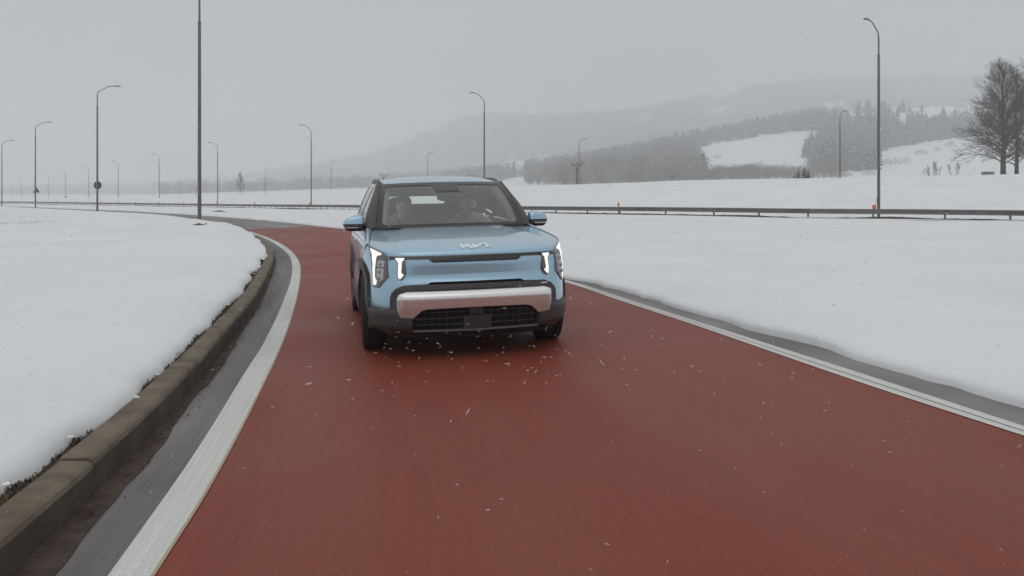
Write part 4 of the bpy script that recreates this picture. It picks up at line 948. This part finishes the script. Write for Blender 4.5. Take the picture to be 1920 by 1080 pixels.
# fender tops between the side panel and the bonnet edge
for sd_ in (-1, 1):
    rows = []
    for k in range(15):
        t = k/14; e_ = hood(sd_*.997, t); y = e_[1]; zt = interp([(.61, .957), (.90, .986), (1.2, 1.022), (1.40, 1.045)], max(y, .612)); p = S(sd_*side_u(max(y, .612)), zt)
        r_ = []
        for j in range(6):
            q = j/5; x = p[0]+(e_[0]-p[0])*q; z = p[2]+(e_[2]-p[2])*q+.012*math.sin(math.pi*q)*min(1, t*3); r_.append((x, y, z-.002*(j == 5)))
        rows.append(r_)
    e1 = rows[-1]; y = 1.42
    rows.append([(p[0], p[1]+.07, p[2]+.006) for p in e1])
    b = MB(); b.grid(rows); b.build('fender_top', M_blue, car)
    b = MB(); pts = [hood(sd_*.997, t) for t in [q/12 for q in range(13)]]; b.tube([(p[0]+sd_*.002, p[1], p[2]+.0005) for p in pts], .0035, 5); b.build('bonnet_gap', M_seam, car)

# windscreen
def ws(a, b_, off=0):
    B = (.735*a, 1.235+.13*a*a, 1.060-.008*a*a); T = (.628*a, 1.905+.085*a*a, 1.500-.012*a*a)
    x, y, z = (B[i]+(T[i]-B[i])*b_ for i in range(3)); bow = .045*math.sin(math.pi*b_)
    return (x*(1+0*off), y-bow*.55-off*.55, z+bow*.83+off*.83)
gl = patch('windscreen', ws, [(-.985, .012), (.985, .012), (.985, .988), (-.985, .988)], M_glassw, off=0, thick=.0, du=.1, dv=.08, bev=0)
def rrect(x0, x1, y0, y1, rx, ry, n=6, top=True):
    o = []
    for cx_, cy_, a0 in ((x1-rx, y1-ry, 0), (x0+rx, y1-ry, 90), (x0+rx, y0+ry, 180), (x1-rx, y0+ry, 270)):
        for k in range(n+1): an = R(a0+90*k/n); o.append((cx_+rx*math.cos(an), cy_+ry*math.sin(an)))
    return o
def ring_mesh(fn, outer, inner, off):
    """band between two outlines with equal point counts"""
    V_ = [fn(x, y, off) for x, y in outer]+[fn(x, y, off) for x, y in inner]; n = len(outer)
    return V_, [(i, (i+1) % n, (i+1) % n+n, i+n) for i in range(n)]
def resamp(poly, n, start):
    P_ = [Vector(p) for p in poly]; P_.append(P_[0]); l = lens(P_); return [pos(P_, l, l[-1]*((k/n+start) % 1)) for k in range(n)]
ino = rrect(-.935, .935, .05, .905, .07, .10); inn = ino
# radial matching from the centre, with the inner outline following the camera housing
def ray(poly, an):
    d = Vector((math.cos(an), math.sin(an)*.6)); best = None; c = Vector((0, .45))
    for p, q in zip(poly, poly[1:]+poly[:1]):
        p = Vector(p); q = Vector(q); e_ = q-p; den = d.x*e_.y-d.y*e_.x
        if abs(den) < 1e-9: continue
        t = ((p-c).x*e_.y-(p-c).y*e_.x)/den; s_ = ((p-c).x*d.y-(p-c).y*d.x)/den
        if t > 0 and -1e-6 <= s_ <= 1+1e-6 and (best is None or t < best): best = t
    return c+d*best
angs = [2*math.pi*k/160 for k in range(160)]
fo = [tuple(ray([(-1, 0), (1, 0), (1, 1), (-1, 1)], a)) for a in angs]; fi = [tuple(ray(ino, a)) for a in angs]
V_, F_ = [], []
for j in range(4): V_ += [ws(p[0]+(q[0]-p[0])*j/3, p[1]+(q[1]-p[1])*j/3, .004) for p, q in zip(fo, fi)]
F_ = [(j*160+i, j*160+(i+1) % 160, (j+1)*160+(i+1) % 160, (j+1)*160+i) for j in range(3) for i in range(160)]
mk('windscreen_border', V_, F_, M_frit, car, fix=True)
patch('camera_housing', ws, [(-.235, .915), (-.17, .70), (.215, .70), (.215, .915)], M_frit, off=.0035, thick=.03, bev=0)
b = MB(); cen = (0, 1.76, 1.335); b.ell((0.045, 1.80, 1.345), (.125, .03, .045), 16, 10, .7); im = b.build('rear_view_mirror', mat('mirror_back', (.13, .12, .12), .5), car)
b = MB(); b.tube([(0.02, 1.80, 1.37), (0, 1.84, 1.45)], .015, 6); b.build('mirror_stalk', M_int, im)
# cowl strip and wipers
b = MB(); b.grid([[(cowl(a)[0]*1.0, cowl(a)[1]-.002, cowl(a)[2]-.004) for a in [-1+q/12 for q in range(25)]], [(ws(a, 0)[0]*1.0, ws(a, 0)[1]+.03, ws(a, 0)[2]+.005) for a in [-1+q/12 for q in range(25)]]]); b.build('cowl', M_clad, car)

# pillars, roof, side glass
def G(y, t, off=0, s=1):
    """side glasshouse surface: t = 0 at the belt, 1 at the roof rail"""
    xb = .842-.03*sstep(3.2, 4.1, y)-.045*sstep(1.75, 1.3, y); zb = 1.045+.05*sstep(1.4, 3.6, y); xt = .668-.03*sstep(3.0, 4.05, y)-.02*sstep(2.3, 1.9, y); zt = 1.478+.035*math.sin(math.pi*min(max((y-1.9)/2.3, 0), 1))-.02*sstep(3.3, 4.1, y)
    x = xb+(xt-xb)*t+.020*math.sin(math.pi*t)+off*.93; return (s*x, y, zb+(zt-zb)*t+off*.36)
def gpatch(name, poly, m, off=0, thick=.02, **kw):
    for s_ in (-1, 1): patch(name, lambda y, t, o=0, s=s_: G(y, t, o, s), poly, m, off=off, thick=thick, **kw)
def yA(t): return 1.36+(2.03-1.36)*t                    # line of the windscreen pillar
gpatch('door_window', [(1.66, .07), (2.37, .07), (2.37, .92), (2.17, .92)], M_glass, off=0, thick=0, du=.2, dv=.2, bev=0)
gpatch('door_window', [(2.47, .07), (3.22, .07), (3.22, .92), (2.47, .92)], M_glass, off=0, thick=0, du=.2, dv=.2, bev=0)
gpatch('quarter_window', [(3.34, .10), (3.78, .25), (3.70, .90), (3.34, .92)], M_glass, off=0, thick=0, du=.2, dv=.2, bev=0)
gpatch('centre_pillar', [(2.36, .05), (2.48, .05), (2.48, .94), (2.36, .94)], M_gloss, off=.004, dv=.1, bev=.002)
gpatch('rear_door_pillar', [(3.21, .05), (3.35, .05), (3.35, .94), (3.21, .94)], M_gloss, off=.004, dv=.1, bev=.002)
gpatch('window_trim', [(1.50, .0), (3.80, .0), (3.80, .085), (1.56, .085)], M_clad, off=.008, bev=.002)
gpatch('roof_edge_trim', [(2.02, .915), (3.9, .915), (3.9, 1.0), (2.02, 1.0)], M_gloss, off=.006, bev=.002)
gpatch('rear_pillar', [(3.78, .085), (4.12, .0), (3.98, 1.0), (3.68, .915)], M_gloss, off=.003, bev=.002)
for s_ in (-1, 1):
    rows = []
    for k in range(15):
        t = -.03+1.05*k/14; w = ws(s_*1.0, min(max(t, 0), 1.02), .002); g1 = G(yA(t)+.055, t, .012, s_); g2 = G(yA(t)+.16+.10*(1-t), t, .006, s_); wv = Vector(w); v1 = Vector(g1)
        rows.append([tuple(wv+Vector((-s_*.0, .02, -.03))), tuple(wv), tuple(wv.lerp(v1, .12)+Vector((s_*.004, -.006, .010))), tuple(wv.lerp(v1, .5)+Vector((s_*.008, -.012, .010))), tuple(wv.lerp(v1, .9)+Vector((s_*.006, -.003, .003))), g1, tuple(v1.lerp(Vector(g2), .5)), g2, tuple(Vector(g2)-Vector((s_*.02, 0, 0)))])
    b = MB(); b.grid(rows); b.build('windscreen_pillar', M_clad, car)
    b = MB(); b.add([G(1.43, -.06, .004, s_), G(1.76, -.06, .004, s_), G(1.76, .10, .004, s_), G(1.70, .14, .004, s_), G(1.50, .10, .004, s_)], [(0, 1, 2, 3, 4)]); b.build('mirror_base_panel', M_gloss, car, smooth=False)
    # pale inner trim of the pillar seen through the glass
    MB().tube([ws(s_*.93, t, -.085) for t in (.02, .25, .5, .75, .99)], [.048]*5, 8).build('pillar_inner_trim', M_intl, car)
rows = []
ys_ = [1.0*k/26 for k in range(27)]
for q in ys_:
    r_ = []
    for k in range(37):
        a = -1+2*k/36; f_ = ws(a*.999, 1, .0); e_ = G(min(2.035+1.99*q, 4.05), 1.0, 0, 1); xw = e_[0]; yf = f_[1]+.006; y = yf+(4.10-yf)*q
        if q == 0: xw = f_[0]/a if abs(a) > .01 else .628
        xx = a*(xw if q > 0 else .628); k_ = min(1, q*9); xw2 = .628+(xw-.628)*k_
        zed = 1.488+(e_[2]-1.488)*k_; crown = .062*(sstep(0, .28, q)*.65+.35)*(1-.25*sstep(.6, 1, q)); z = zed+crown*(1-abs(a)**3.2)*(.15+.85*sstep(0, .10, q))+.010
        if q < .12: z = max(z, f_[2]+.004+.0*q) if q == 0 else z
        r_.append((a*xw2, y, z))
    rows.append(r_)
b = MB(); b.grid([[(p[0], p[1]+.01, p[2]-.03) for p in rows[0]]]+rows); b.build('roof', M_blue, car)
b = MB(); b.grid([[(p[0]*.98, p[1]+.02, p[2]-.05) for p in r] for r in rows[::2]]); b.build('headliner', M_intl, car)
# roof rails
for s_ in (-1, 1):
    pts = []
    for k in range(22):
        t = k/21; y = 2.02+1.92*t; e_ = G(y, 1.0, 0, 1); up = .026*sstep(0, .25, t)*sstep(1, .9, t); pts.append((s_*(e_[0]-.035), y, e_[2]+.006+up))
    b = MB(); rows = []
    for i, p in enumerate(pts): rows.append([(p[0]+x, p[1], p[2]+z) for x, z in ((-.013, -.02 if 8 < i < 19 else -.05), (-.016, .004), (-.010, .013), (.010, .013), (.016, .004), (.013, -.02 if 8 < i < 19 else -.05))])
    b.grid(rows, True); b.f += [tuple(range(6)), tuple(21*6+k for k in range(6))]; smooth_angle(b.build('roof_rail', M_clad, car), 50)
# rear screen, spoiler
b = MB(); b.grid([[(a*.60, 4.20-.03*a*a, 1.09) for a in (-1, -.5, 0, .5, 1)], [(a*.53, 4.10-.03*a*a, 1.44) for a in (-1, -.5, 0, .5, 1)]]); b.build('rear_window', M_glass, car)
b = MB(); b.box((0, 4.16, 1.475), (1.12, .24, .045)); bevel(b.build('roof_spoiler', M_blue, car), .012)
for s_ in (-1, 1): b = MB(); b.add([(s_*.60, 4.165, 1.05), (s_*.83, 4.02, 1.05), (s_*.64, 3.98, 1.48), (s_*.53, 4.07, 1.48)], [(0, 1, 2, 3)]); b.build('rear_corner', M_gloss, car, smooth=False)
b = MB(); b.box((0, 4.0, 1.42), (1.16, .14, .13)); b.build('rear_header_trim', M_int, car, smooth=False)
b = MB(); b.box((0, 4.16, 1.06), (1.4, .10, .08)); b.build('rear_sill', M_blue, car)

# door mirrors
for s_ in (-1, 1):
    mr = empty('door_mirror', (s_*.935, 1.60, 1.095), parent=car)
    def shell(z0, z1, grow, name, m):
        rows = []
        for i in range(11):
            t = i/10; x = -.10+.205*t; hh = .094*(1-.32*t**3)*(.86+.14*math.sin(math.pi*min(t*1.4, 1))); dy = .075*(1-.35*t**2); er = math.sqrt(max(0, 1-(2*max(t-.72, 0)/.56)**2))*.9+.1 if t > .72 else 1
            er *= 1 if t > .05 else .8
            row = []
            for k in range(18):
                an = 2*math.pi*k/18; c, s = math.cos(an), math.sin(an); yy = dy*er*math.copysign(abs(c)**.7, c)*(1.0 if c < 0 else .55)*grow; zz = hh*er*math.copysign(abs(s)**.5, s)*grow
                zz = min(max(zz, z0), z1); row.append((s_*x, yy, zz-.012*t*0))
            rows.append(row)
        bb = MB(); bb.grid(rows, True); bb.f += [tuple(range(18)), tuple(10*18+k for k in range(18))]; return bb.build(name, m, mr)
    smooth_angle(shell(.006, .10, 1.0, 'mirror_cap', M_blue), 50); smooth_angle(shell(-.066, .008, .97, 'mirror_housing', M_gloss), 50)
    bb = MB(); bb.tube([(-s_*.175, .03, -.050), (-s_*.06, 0, -.040)], [.026, .03], 8, sq=.8); bb.build('mirror_arm', M_gloss, mr)
    bb = MB(); bb.box((s_*.02, -.066, -.030), (.13, .012, .010)); bb.build('indicator', M_lampc, mr, smooth=False)

# wheels
for sx in (-1, 1):
    for wy, st in ((.83, R(-3)), (3.51, 0)):
        wh = empty('wheel', (sx*.797, wy, .345), parent=car); wh.rotation_euler = (0, 0, st)
        prof_ = [(-.095, .235), (-.105, .27), (-.108, .31), (-.100, .334), (-.085, .345), (-.03, .349), (.03, .349), (.085, .345), (.100, .334), (.108, .31), (.105, .27), (.095, .235)]
        b = MB(); n = 48; b.grid([[(x, r_*math.cos(2*math.pi*k/n), r_*math.sin(2*math.pi*k/n)) for k in range(n)] for x, r_ in prof_], True)
        for g_ in (-.05, 0, .05): b.grid([[(g_+x, r_*math.cos(2*math.pi*k/n), r_*math.sin(2*math.pi*k/n)) for k in range(n)] for x, r_ in ((-.006, .3495), (-.005, .3497), (.005, .3497), (.006, .3495))], True)
        b.build('tyre', M_rub, wh)
        b = MB(); b.grid([[(x*sx, r_*math.cos(2*math.pi*k/n), r_*math.sin(2*math.pi*k/n)) for k in range(n)] for x, r_ in ((-.09, .236), (.02, .225), (.095, .238), (.100, .232), (.090, .222))], True)
        for k in range(5):
            a = 2*math.pi*k/5; ca, sa = math.cos(a), math.sin(a)
            for w0, w1, r0, r1, x0 in ((.05, .085, .03, .228, .085),):
                V_ = [];
                for xx in (x0, x0-.03):
                    for r_, w in ((r0, w0), (r1, w1)):
                        for s2 in (-1, 1): V_.append((xx*sx, r_*ca-s2*w*sa, r_*sa+s2*w*ca))
                b.add(V_, [(0, 1, 3, 2), (4, 6, 7, 5), (0, 4, 5, 1), (2, 3, 7, 6), (0, 2, 6, 4), (1, 5, 7, 3)])
        b.tube([(sx*.05, 0, 0), (sx*.092, 0, 0)], [.06, .05], 16); smooth_angle(b.build('rim', M_rim, wh), 30)
        b = MB(); b.tube([(sx*.0, 0, 0), (sx*.02, 0, 0)], .17, 24); b.build('brake_disc', M_lampc, wh)
# near-black wheel-house liners
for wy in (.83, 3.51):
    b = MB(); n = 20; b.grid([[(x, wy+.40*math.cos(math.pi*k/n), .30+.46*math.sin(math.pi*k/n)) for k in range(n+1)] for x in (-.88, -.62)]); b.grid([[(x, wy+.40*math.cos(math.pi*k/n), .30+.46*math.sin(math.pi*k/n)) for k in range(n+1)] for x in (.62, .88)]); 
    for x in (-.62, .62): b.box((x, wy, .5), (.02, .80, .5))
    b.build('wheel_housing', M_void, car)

# cabin
b = MB(); rows = []
for k in range(9):
    t = k/8; y = 1.36+.62*t; zc = 1.015-.02*t-.10*sstep(.75, 1, t); rows.append([(x, y+(-.10 if k == 0 else 0)*(1-abs(x)), zc+.015*math.sin(math.pi*(x+.75)/1.5)) for x in [-.76+1.52*j/16 for j in range(17)]])
rows.append([(p[0], 1.96, .72) for p in rows[-1]]); b.grid(rows); b.build('dashboard', mat('dash_grey', (.055, .055, .052), .7), car)
b = MB(); b.box((0, 2.9, .42), (1.55, 2.6, .04)); b.build('cabin_floor', M_int, car)
for s_ in (-1, 1): b = MB(); b.box((s_*.80, 2.75, .74), (.03, 2.7, .58)); b.build('door_trim', M_int, car)
def seat(x, y, w=.50, rear=False):
    st_ = empty('rear_seat' if rear else 'front_seat', (x, y, 0), parent=car)
    b = MB(); b.box((0, .05, .62), (w, .50, .16)); bevel(b.build('seat_cushion', M_seat, st_), .05, 3)
    b = MB(); rows = []
    for i in range(9):
        t = i/8; z = .60+.60*t; yy = .30+.17*t; ww = w*.5*(1-.28*t**3); rows.append([(ww*math.copysign(abs(math.cos(q))**.6, math.cos(q)), yy+.07*math.copysign(abs(math.sin(q))**.7, math.sin(q)), z) for q in [2*math.pi*k/16 for k in range(16)]])
    b.grid(rows, True); b.f += [tuple(8*16+k for k in range(16))]; b.build('backrest', M_seat, st_)
    if not rear:
        b = MB(); b.ell((0, .50, 1.255), (.135, .055, .10), 14, 10, .65); b.build('headrest', M_seat, st_); b = MB(); b.tube([(-.05, .49, 1.15), (-.05, .49, 1.25)], .008, 6); b.tube([(.05, .49, 1.15), (.05, .49, 1.25)], .008, 6); tag(b.build('headrest_post', M_chrome, st_), kind='stuff')
seat(-.37, 2.30); seat(.37, 2.30)
seat(-.36, 3.15, .60, True); seat(.36, 3.15, .60, True)
b = MB(); b.grid([[(x, 3.62, .62), (x, 3.70, 1.20-.03*abs(x)), (x, 3.66, 1.262-.05*x*x), (x, 3.60, 1.20-.03*abs(x)), (x, 3.52, .62)] for x in (-.62, -.4, -.2, 0, .2, .4, .62)]); b.build('rear_bench_back', M_seat, car)
for x in (-.36, .36): b = MB(); b.ell((x, 3.58, 1.255), (.12, .045, .035), 14, 8, .65); b.build('rear_headrest', M_seat, car)
# steering wheel
SWC = Vector((.37, 1.93, 1.045)); tilt = R(24)
def swp(a, r): return SWC+Vector((r*math.cos(a), r*math.sin(a)*math.sin(tilt)*1.0, r*math.sin(a)*math.cos(tilt)))
sw = empty('steering_wheel', (0, 0, 0), parent=car)
MB().tube([swp(2*math.pi*k/32, .182) for k in range(33)], .016, 8, cap=False).build('wheel_rim', M_int, sw)
b = MB(); b.ell(SWC+Vector((0, -.01, -.01)), (.08, .03, .055), 12, 8); b.build('wheel_hub', M_int, sw)
for a in (R(0), R(180), R(270)): MB().tube([swp(a, .05), swp(a, .175)], [.02, .012], 6).build('spoke', M_int, sw)

# ---------------------------------------------------------------- the two people in the car
def head_mesh(c, H, yaw, tilt_, skin, hair, parent, hair_style, beard=False):
    """c = centre of the head, H = head height; faces -y before turning"""
    Rm = Matrix.Rotation(yaw, 3, 'Z') @ Matrix.Rotation(tilt_, 3, 'X'); nu, nv = 40, 32
    def prof(ph, th, g=0):
        # th = azimuth with 0 at the face, ph = latitude -1..1
        z = math.sin(ph*math.pi/2); r = math.cos(ph*math.pi/2); x = math.sin(th)*r; y = -math.cos(th)*r
        w = .335*(1-.17*sstep(.1, -1, z)); dpt = .40
        X_ = x*w; Y_ = y*dpt; Z_ = z*.5; f = max(0, -y)
        if f > 0:
            Y_ += .055*sstep(-.2, -1, z)*f*0; fx = X_/.335
            Y_ -= .075*math.exp(-((fx/.17)**2))*math.exp(-(((Z_+.07)/.085)**2))*1.0                # nose
            Y_ -= .03*math.exp(-((fx/.12)**2))*math.exp(-(((Z_-.02)/.08)**2))
            for e_ in (-1, 1): Y_ += .040*math.exp(-(((fx-e_*.36)/.20)**2))*math.exp(-(((Z_-.035)/.05)**2))   # eye sockets
            Y_ -= .020*math.exp(-(((Z_-.105)/.035)**2))*f                                            # brow
            Y_ += .018*math.exp(-((fx/.4)**2))*math.exp(-(((Z_+.205)/.016)**2))                      # mouth line
            Y_ -= .022*math.exp(-((fx/.33)**2))*math.exp(-(((Z_+.235)/.03)**2))
            Y_ -= .035*math.exp(-((fx/.38)**2))*math.exp(-(((Z_+.38)/.07)**2))                       # chin
        return Vector((X_*(1+g), Y_*(1+g), Z_*(1+g)))*H
    rows = [[c+Rm@prof(-1+2*j/nv, 2*math.pi*k/nu) for k in range(nu)] for j in range(nv+1)]
    b = MB(); b.grid(rows, True)
    for e_ in (-1, 1): b2 = MB(); b2.ell((0, 0, 0), (.03*H, .07*H, .12*H), 10, 8); b.add([c+Rm@(Vector((e_*.335*H, .03*H, -.01*H))+Vector(p)) for p in b2.v], b2.f)
    o = b.build('head', skin, parent)
    # hair cap with a hairline
    rows = []
    for j in range(20):
        t = j/19; row = []
        for k in range(nu):
            th = 2*math.pi*k/nu; front = math.cos(th); low = .14+.28*sstep(.3, .9, front)-.5*sstep(.1, -.6, front)
            ph = low+(1-low)*t; p = prof(ph, th, .035+.035*math.sin(math.pi*min(t*1.3, 1))); p += Vector((0, 0, .012*H*noise.noise((k*.9, j*.7, H*9)))); row.append(c+Rm@p)
        rows.append(row)
    b = MB(); b.grid(rows, True); b.build('hair', hair, parent)
    for e_ in (-1, 1):
        b = MB(); p = c+Rm@(Vector((e_*.12, -.345, .035))*H); b.ell(p, (.035*H, .02*H, .022*H), 10, 8); b.build('eye', mat('eye_white', (.5, .47, .45), .3), o)
        b = MB(); p = c+Rm@(Vector((e_*.12, -.368, .032))*H); b.ell(p, (.014*H, .008*H, .014*H), 8, 6); b.build('iris', mat('iris', (.05, .04, .03), .2), o)
        b = MB(); b.tube([c+Rm@(Vector((e_*.06, -.385, .085))*H), c+Rm@(Vector((e_*.13, -.375, .10))*H), c+Rm@(Vector((e_*.19, -.335, .085))*H)], .012*H, 6); b.build('eyebrow', hair, o)
    b = MB(); b.tube([c+Rm@(Vector((-.085, -.355, -.205))*H), c+Rm@(Vector((0, -.385, -.20))*H), c+Rm@(Vector((.085, -.355, -.205))*H)], .012*H, 6); b.build('mouth', mat('lips', (.22, .08, .07), .5), o)
    return o
def skinned(name, verts, edges, radii, m, parent, sub=2):
    me = bpy.data.meshes.new(name); me.from_pydata(verts, edges, []); me.materials.append(m); o = bpy.data.objects.new(name, me); COL.objects.link(o); o.parent = parent
    md = o.modifiers.new('skin', 'SKIN'); md.use_smooth_shade = True
    for v, r_ in zip(me.skin_vertices[0].data, radii): v.radius = r_ if hasattr(r_, '__len__') else (r_, r_)
    me.skin_vertices[0].data[0].use_root = True
    sm = o.modifiers.new('sub', 'SUBSURF'); sm.levels = sub; sm.render_levels = sub; return o
def hand(parent, wrist, d, up, skin, curl=.9):
    d = Vector(d).normalized(); up = Vector(up).normalized(); side = d.cross(up).normalized(); w = Vector(wrist); V_ = [w, w+d*.045, w+d*.085]; E_ = [(0, 1), (1, 2)]; rd = [(.028, .018), (.036, .016), (.036, .014)]
    for k, (off, ln) in enumerate(((-.030, .068), (-.010, .078), (.010, .074), (.029, .058))):
        a = w+d*.05+side*off*.8; b1 = w+d*.092+side*off; dd = (d*math.cos(curl*.6)-up*math.sin(curl*.6)).normalized(); b2 = b1+dd*ln*.5; d3 = (d*math.cos(curl*1.7)-up*math.sin(curl*1.7)).normalized(); b3 = b2+d3*ln*.5
        i = len(V_); V_ += [a, b1, b2, b3]; E_ += [(1, i), (i, i+1), (i+1, i+2), (i+2, i+3)]; rd += [.011, .010, .009, .0075]
    i = len(V_); V_ += [w+d*.03-side*.034, w+d*.062-side*.055-up*.012, w+d*.085-side*.058-up*.03]; E_ += [(0, i), (i, i+1), (i+1, i+2)]; rd += [.012, .0105, .009]
    return skinned('hand', [tuple(v) for v in V_], E_, rd, skin, parent, 1)
M_skin = mat('skin', (.74, .52, .43), .6); M_skin2 = mat('skin_ruddy', (.70, .46, .37), .6); M_hairg = mat('grey_hair', (.13, .118, .108), .9); M_hairb = mat('short_brown_hair', (.07, .045, .035), .9)
M_hood = mat('grey_hoodie', (.24, .25, .255), .95); M_cream = mat('pale_jacket', (.78, .76, .72), .95); M_jean = mat('dark_trousers', (.02, .022, .03), .9); M_cord = mat('white_cord', (.6, .6, .58), .8); M_belt = mat('yellow_strap', (.50, .42, .08), .7)
def person(x, label, cloth, skin, hair, headc, yaw, tilt_, driving):
    r = empty('person', (0, 0, 0)); tag(r, label, 'person', 'people in the front seats of the blue car'); r.matrix_world = CAR_M @ Matrix.Translation((x, 2.36, .70)); ox = Vector((x, 2.36, .70))
    def l(p): return tuple(Vector(p)-ox)
    hc = Vector(headc)
    # seated body: pelvis, spine, shoulders, arms, legs as one skin
    V_ = [(x, 2.46, .76), (x, 2.50, .92), (x, 2.52, 1.06), (x, 2.50, 1.12), (hc.x, hc.y+.045, hc.z-.13)]; E_ = [(0, 1), (1, 2), (2, 3), (3, 4)]; rd = [(.17, .12), (.155, .11), (.16, .11), (.11, .08), (.058, .058)]
    for s_ in (-1, 1):
        i = len(V_)
        if driving: el, wr = (x+s_*.27, 2.24, .93), (x+s_*.185, 2.02, 1.045)
        else: el, wr = (x+s_*.25, 2.30, .86), (x+s_*.10, 2.12, .80)
        V_ += [(x+s_*.155, 2.50, 1.075), (x+s_*.225, 2.43, 1.01), el, wr]; E_ += [(3, i), (i, i+1), (i+1, i+2), (i+2, i+3)]; rd += [.072, .066, .052, .036]
        j = len(V_); V_ += [(x+s_*.10, 2.38, .74), (x+s_*.13, 2.0, .78), (x+s_*.13, 1.86, .50)]; E_ += [(0, j), (j, j+1), (j+1, j+2)]; rd += [.10, .075, .05]
    skinned('body', [l(v) for v in V_], E_, rd, cloth, r)
    head = head_mesh(Vector(l(hc)), .245, yaw, tilt_, skin, hair, r, 0)
    b = MB(); b.tube([l((hc.x, hc.y+.05, hc.z-.19)), l((hc.x, hc.y+.02, hc.z-.06))], [.062, .058], 12); b.build('neck', skin, r)
    for s_ in (-1, 1):
        if driving: hand(r, l((x+s_*.185, 2.02, 1.045)), (-s_*.12, -1, .25), (0, .2, 1), skin, 1.1)
        else: hand(r, l((x+s_*.10, 2.12, .80)), (-s_*.4, -1, -.1), (0, 0, 1), skin, .5)
    return r, l, hc
r, l, hc = person(-.385, 'grey-haired passenger in a grey hoodie with white cords looking down', M_hood, M_skin, M_hairg, (-.365, 2.38, 1.255), R(8), R(14), False)
# hood behind the neck, hoodie cords
b = MB(); rows = []
for i in range(13):
    a = R(-150+300*i/12)-R(90)+R(180); rows.append([tuple(Vector(l((hc.x+.125*math.cos(a)*(1+.0*k), hc.y+.05-.105*math.sin(a)*-1, hc.z-.145)))+Vector((.035*math.cos(k)*math.cos(a), -.035*math.cos(k)*-math.sin(a), .042*math.sin(k)+.03*math.sin(a)))) for k in [2*math.pi*j/10 for j in range(10)]])
b.grid(rows, True); b.build('hood', M_hood, r)
for s_ in (-1, 1): MB().tube([l((hc.x+s_*.050, 2.375, 1.11)), l((hc.x+s_*.055, 2.345, 1.05)), l((hc.x+s_*.048, 2.33, .97))], .005, 6).build('hoodie_cord', M_cord, r)
r, l, hc = person(.37, 'driver in a pale top with a yellow strap holding the steering wheel', M_cream, M_skin2, M_hairb, (.35, 2.38, 1.26), R(-4), R(4), True)
MB().tube([l((.21, 2.40, 1.11)), l((.28, 2.365, 1.04)), l((.35, 2.335, .95)), l((.41, 2.33, .85))], [.004]*4, 4, sq=1).build('strap_edge', M_belt, r)
b = MB(); q = [(.20, 2.41, 1.12), (.25, 2.375, 1.07), (.31, 2.35, 1.01), (.37, 2.335, .93)]; b.grid([[l((p[0]-.018, p[1]-.006, p[2])), l((p[0]+.018, p[1]-.006, p[2]+.012))] for p in q]); b.build('strap', M_belt, r)

# ---------------------------------------------------------------- snow in the air
rnd = random.Random(77); b = MB(); nf = 0
def flake(p, r_, el):
    ax_ = Vector((rnd.gauss(0, 1), rnd.gauss(0, .6), rnd.gauss(0, .55))).normalized(); s1 = ax_.cross(Vector((rnd.uniform(-1, 1), rnd.uniform(-1, 1), rnd.uniform(-1, 1)))).normalized(); s2 = ax_.cross(s1)
    j = lambda: rnd.uniform(.6, 1.2)
    b.add([p+ax_*r_*el*j(), p-ax_*r_*el*j(), p+s1*r_*j(), p-s1*r_*j(), p+s2*r_*j(), p-s2*r_*j()], [(0, 2, 4), (0, 4, 3), (0, 3, 5), (0, 5, 2), (1, 4, 2), (1, 3, 4), (1, 5, 3), (1, 2, 5)])
for k in range(1700):
    Y = 1.6+38*rnd.random()**1.5; u = rnd.uniform(-.72, .72); X = u*Y; z = rnd.uniform(.03, 7.0 if rnd.random() < .12 else 1.3)
    cl = Vector((X, Y, z)); 
    v = CAR_M.inverted() @ cl
    if abs(v.x) < 1.0 and -.0 < v.y < 4.4 and v.z < 1.58: continue
    r_ = rnd.uniform(.0022, .0055) if Y > 3 else rnd.uniform(.0012, .0026)
    flake(cl, r_*.65, rnd.choice([1.5, 3, 4.5, 6]))
for k in range(80):
    v = Vector((rnd.gauss(0, .75), -rnd.random()**1.5*1.6-.02, rnd.uniform(.02, .35))); flake(CAR_M @ v, rnd.uniform(.0025, .0045), rnd.choice([2, 4, 6]))
M_flk = glass('snowflake', (.95, .95, .95)); fn_ = M_flk.node_tree; fn_.nodes.clear(); o_ = fn_.nodes.new('ShaderNodeOutputMaterial'); t_ = fn_.nodes.new('ShaderNodeBsdfTransparent'); d_ = fn_.nodes.new('ShaderNodeBsdfDiffuse'); d_.inputs[0].default_value = (.9, .92, .93, 1); tl = fn_.nodes.new('ShaderNodeBsdfTranslucent'); tl.inputs[0].default_value = (.9, .92, .93, 1); a1 = fn_.nodes.new('ShaderNodeMixShader'); a2 = fn_.nodes.new('ShaderNodeMixShader'); a1.inputs[0].default_value = .5; a2.inputs[0].default_value = .5
fn_.links.new(d_.outputs[0], a1.inputs[1]); fn_.links.new(tl.outputs[0], a1.inputs[2]); fn_.links.new(t_.outputs[0], a2.inputs[1]); fn_.links.new(a1.outputs[0], a2.inputs[2]); fn_.links.new(a2.outputs[0], o_.inputs[0])
tag(b.build('falling_snow', M_flk, smooth=False, fix=False), kind='stuff')

# ---------------------------------------------------------------- haze
M = bpy.data.materials.new('snowy_air'); M.use_nodes = True; n = M.node_tree.nodes; n.clear()
ho = n.new('ShaderNodeOutputMaterial'); pv = n.new('ShaderNodeVolumePrincipled'); pv.inputs['Color'].default_value = (.935, .95, .965, 1); pv.inputs['Density'].default_value = HAZE_D
M.node_tree.links.new(pv.outputs[0], ho.inputs['Volume'])
zt, zb = 345, -22
b = MB(); b.box((0, 0, (zt+zb)/2), (6900, 6900, zt-zb)); o = b.build('haze', M, smooth=False); tag(o, kind='stuff')
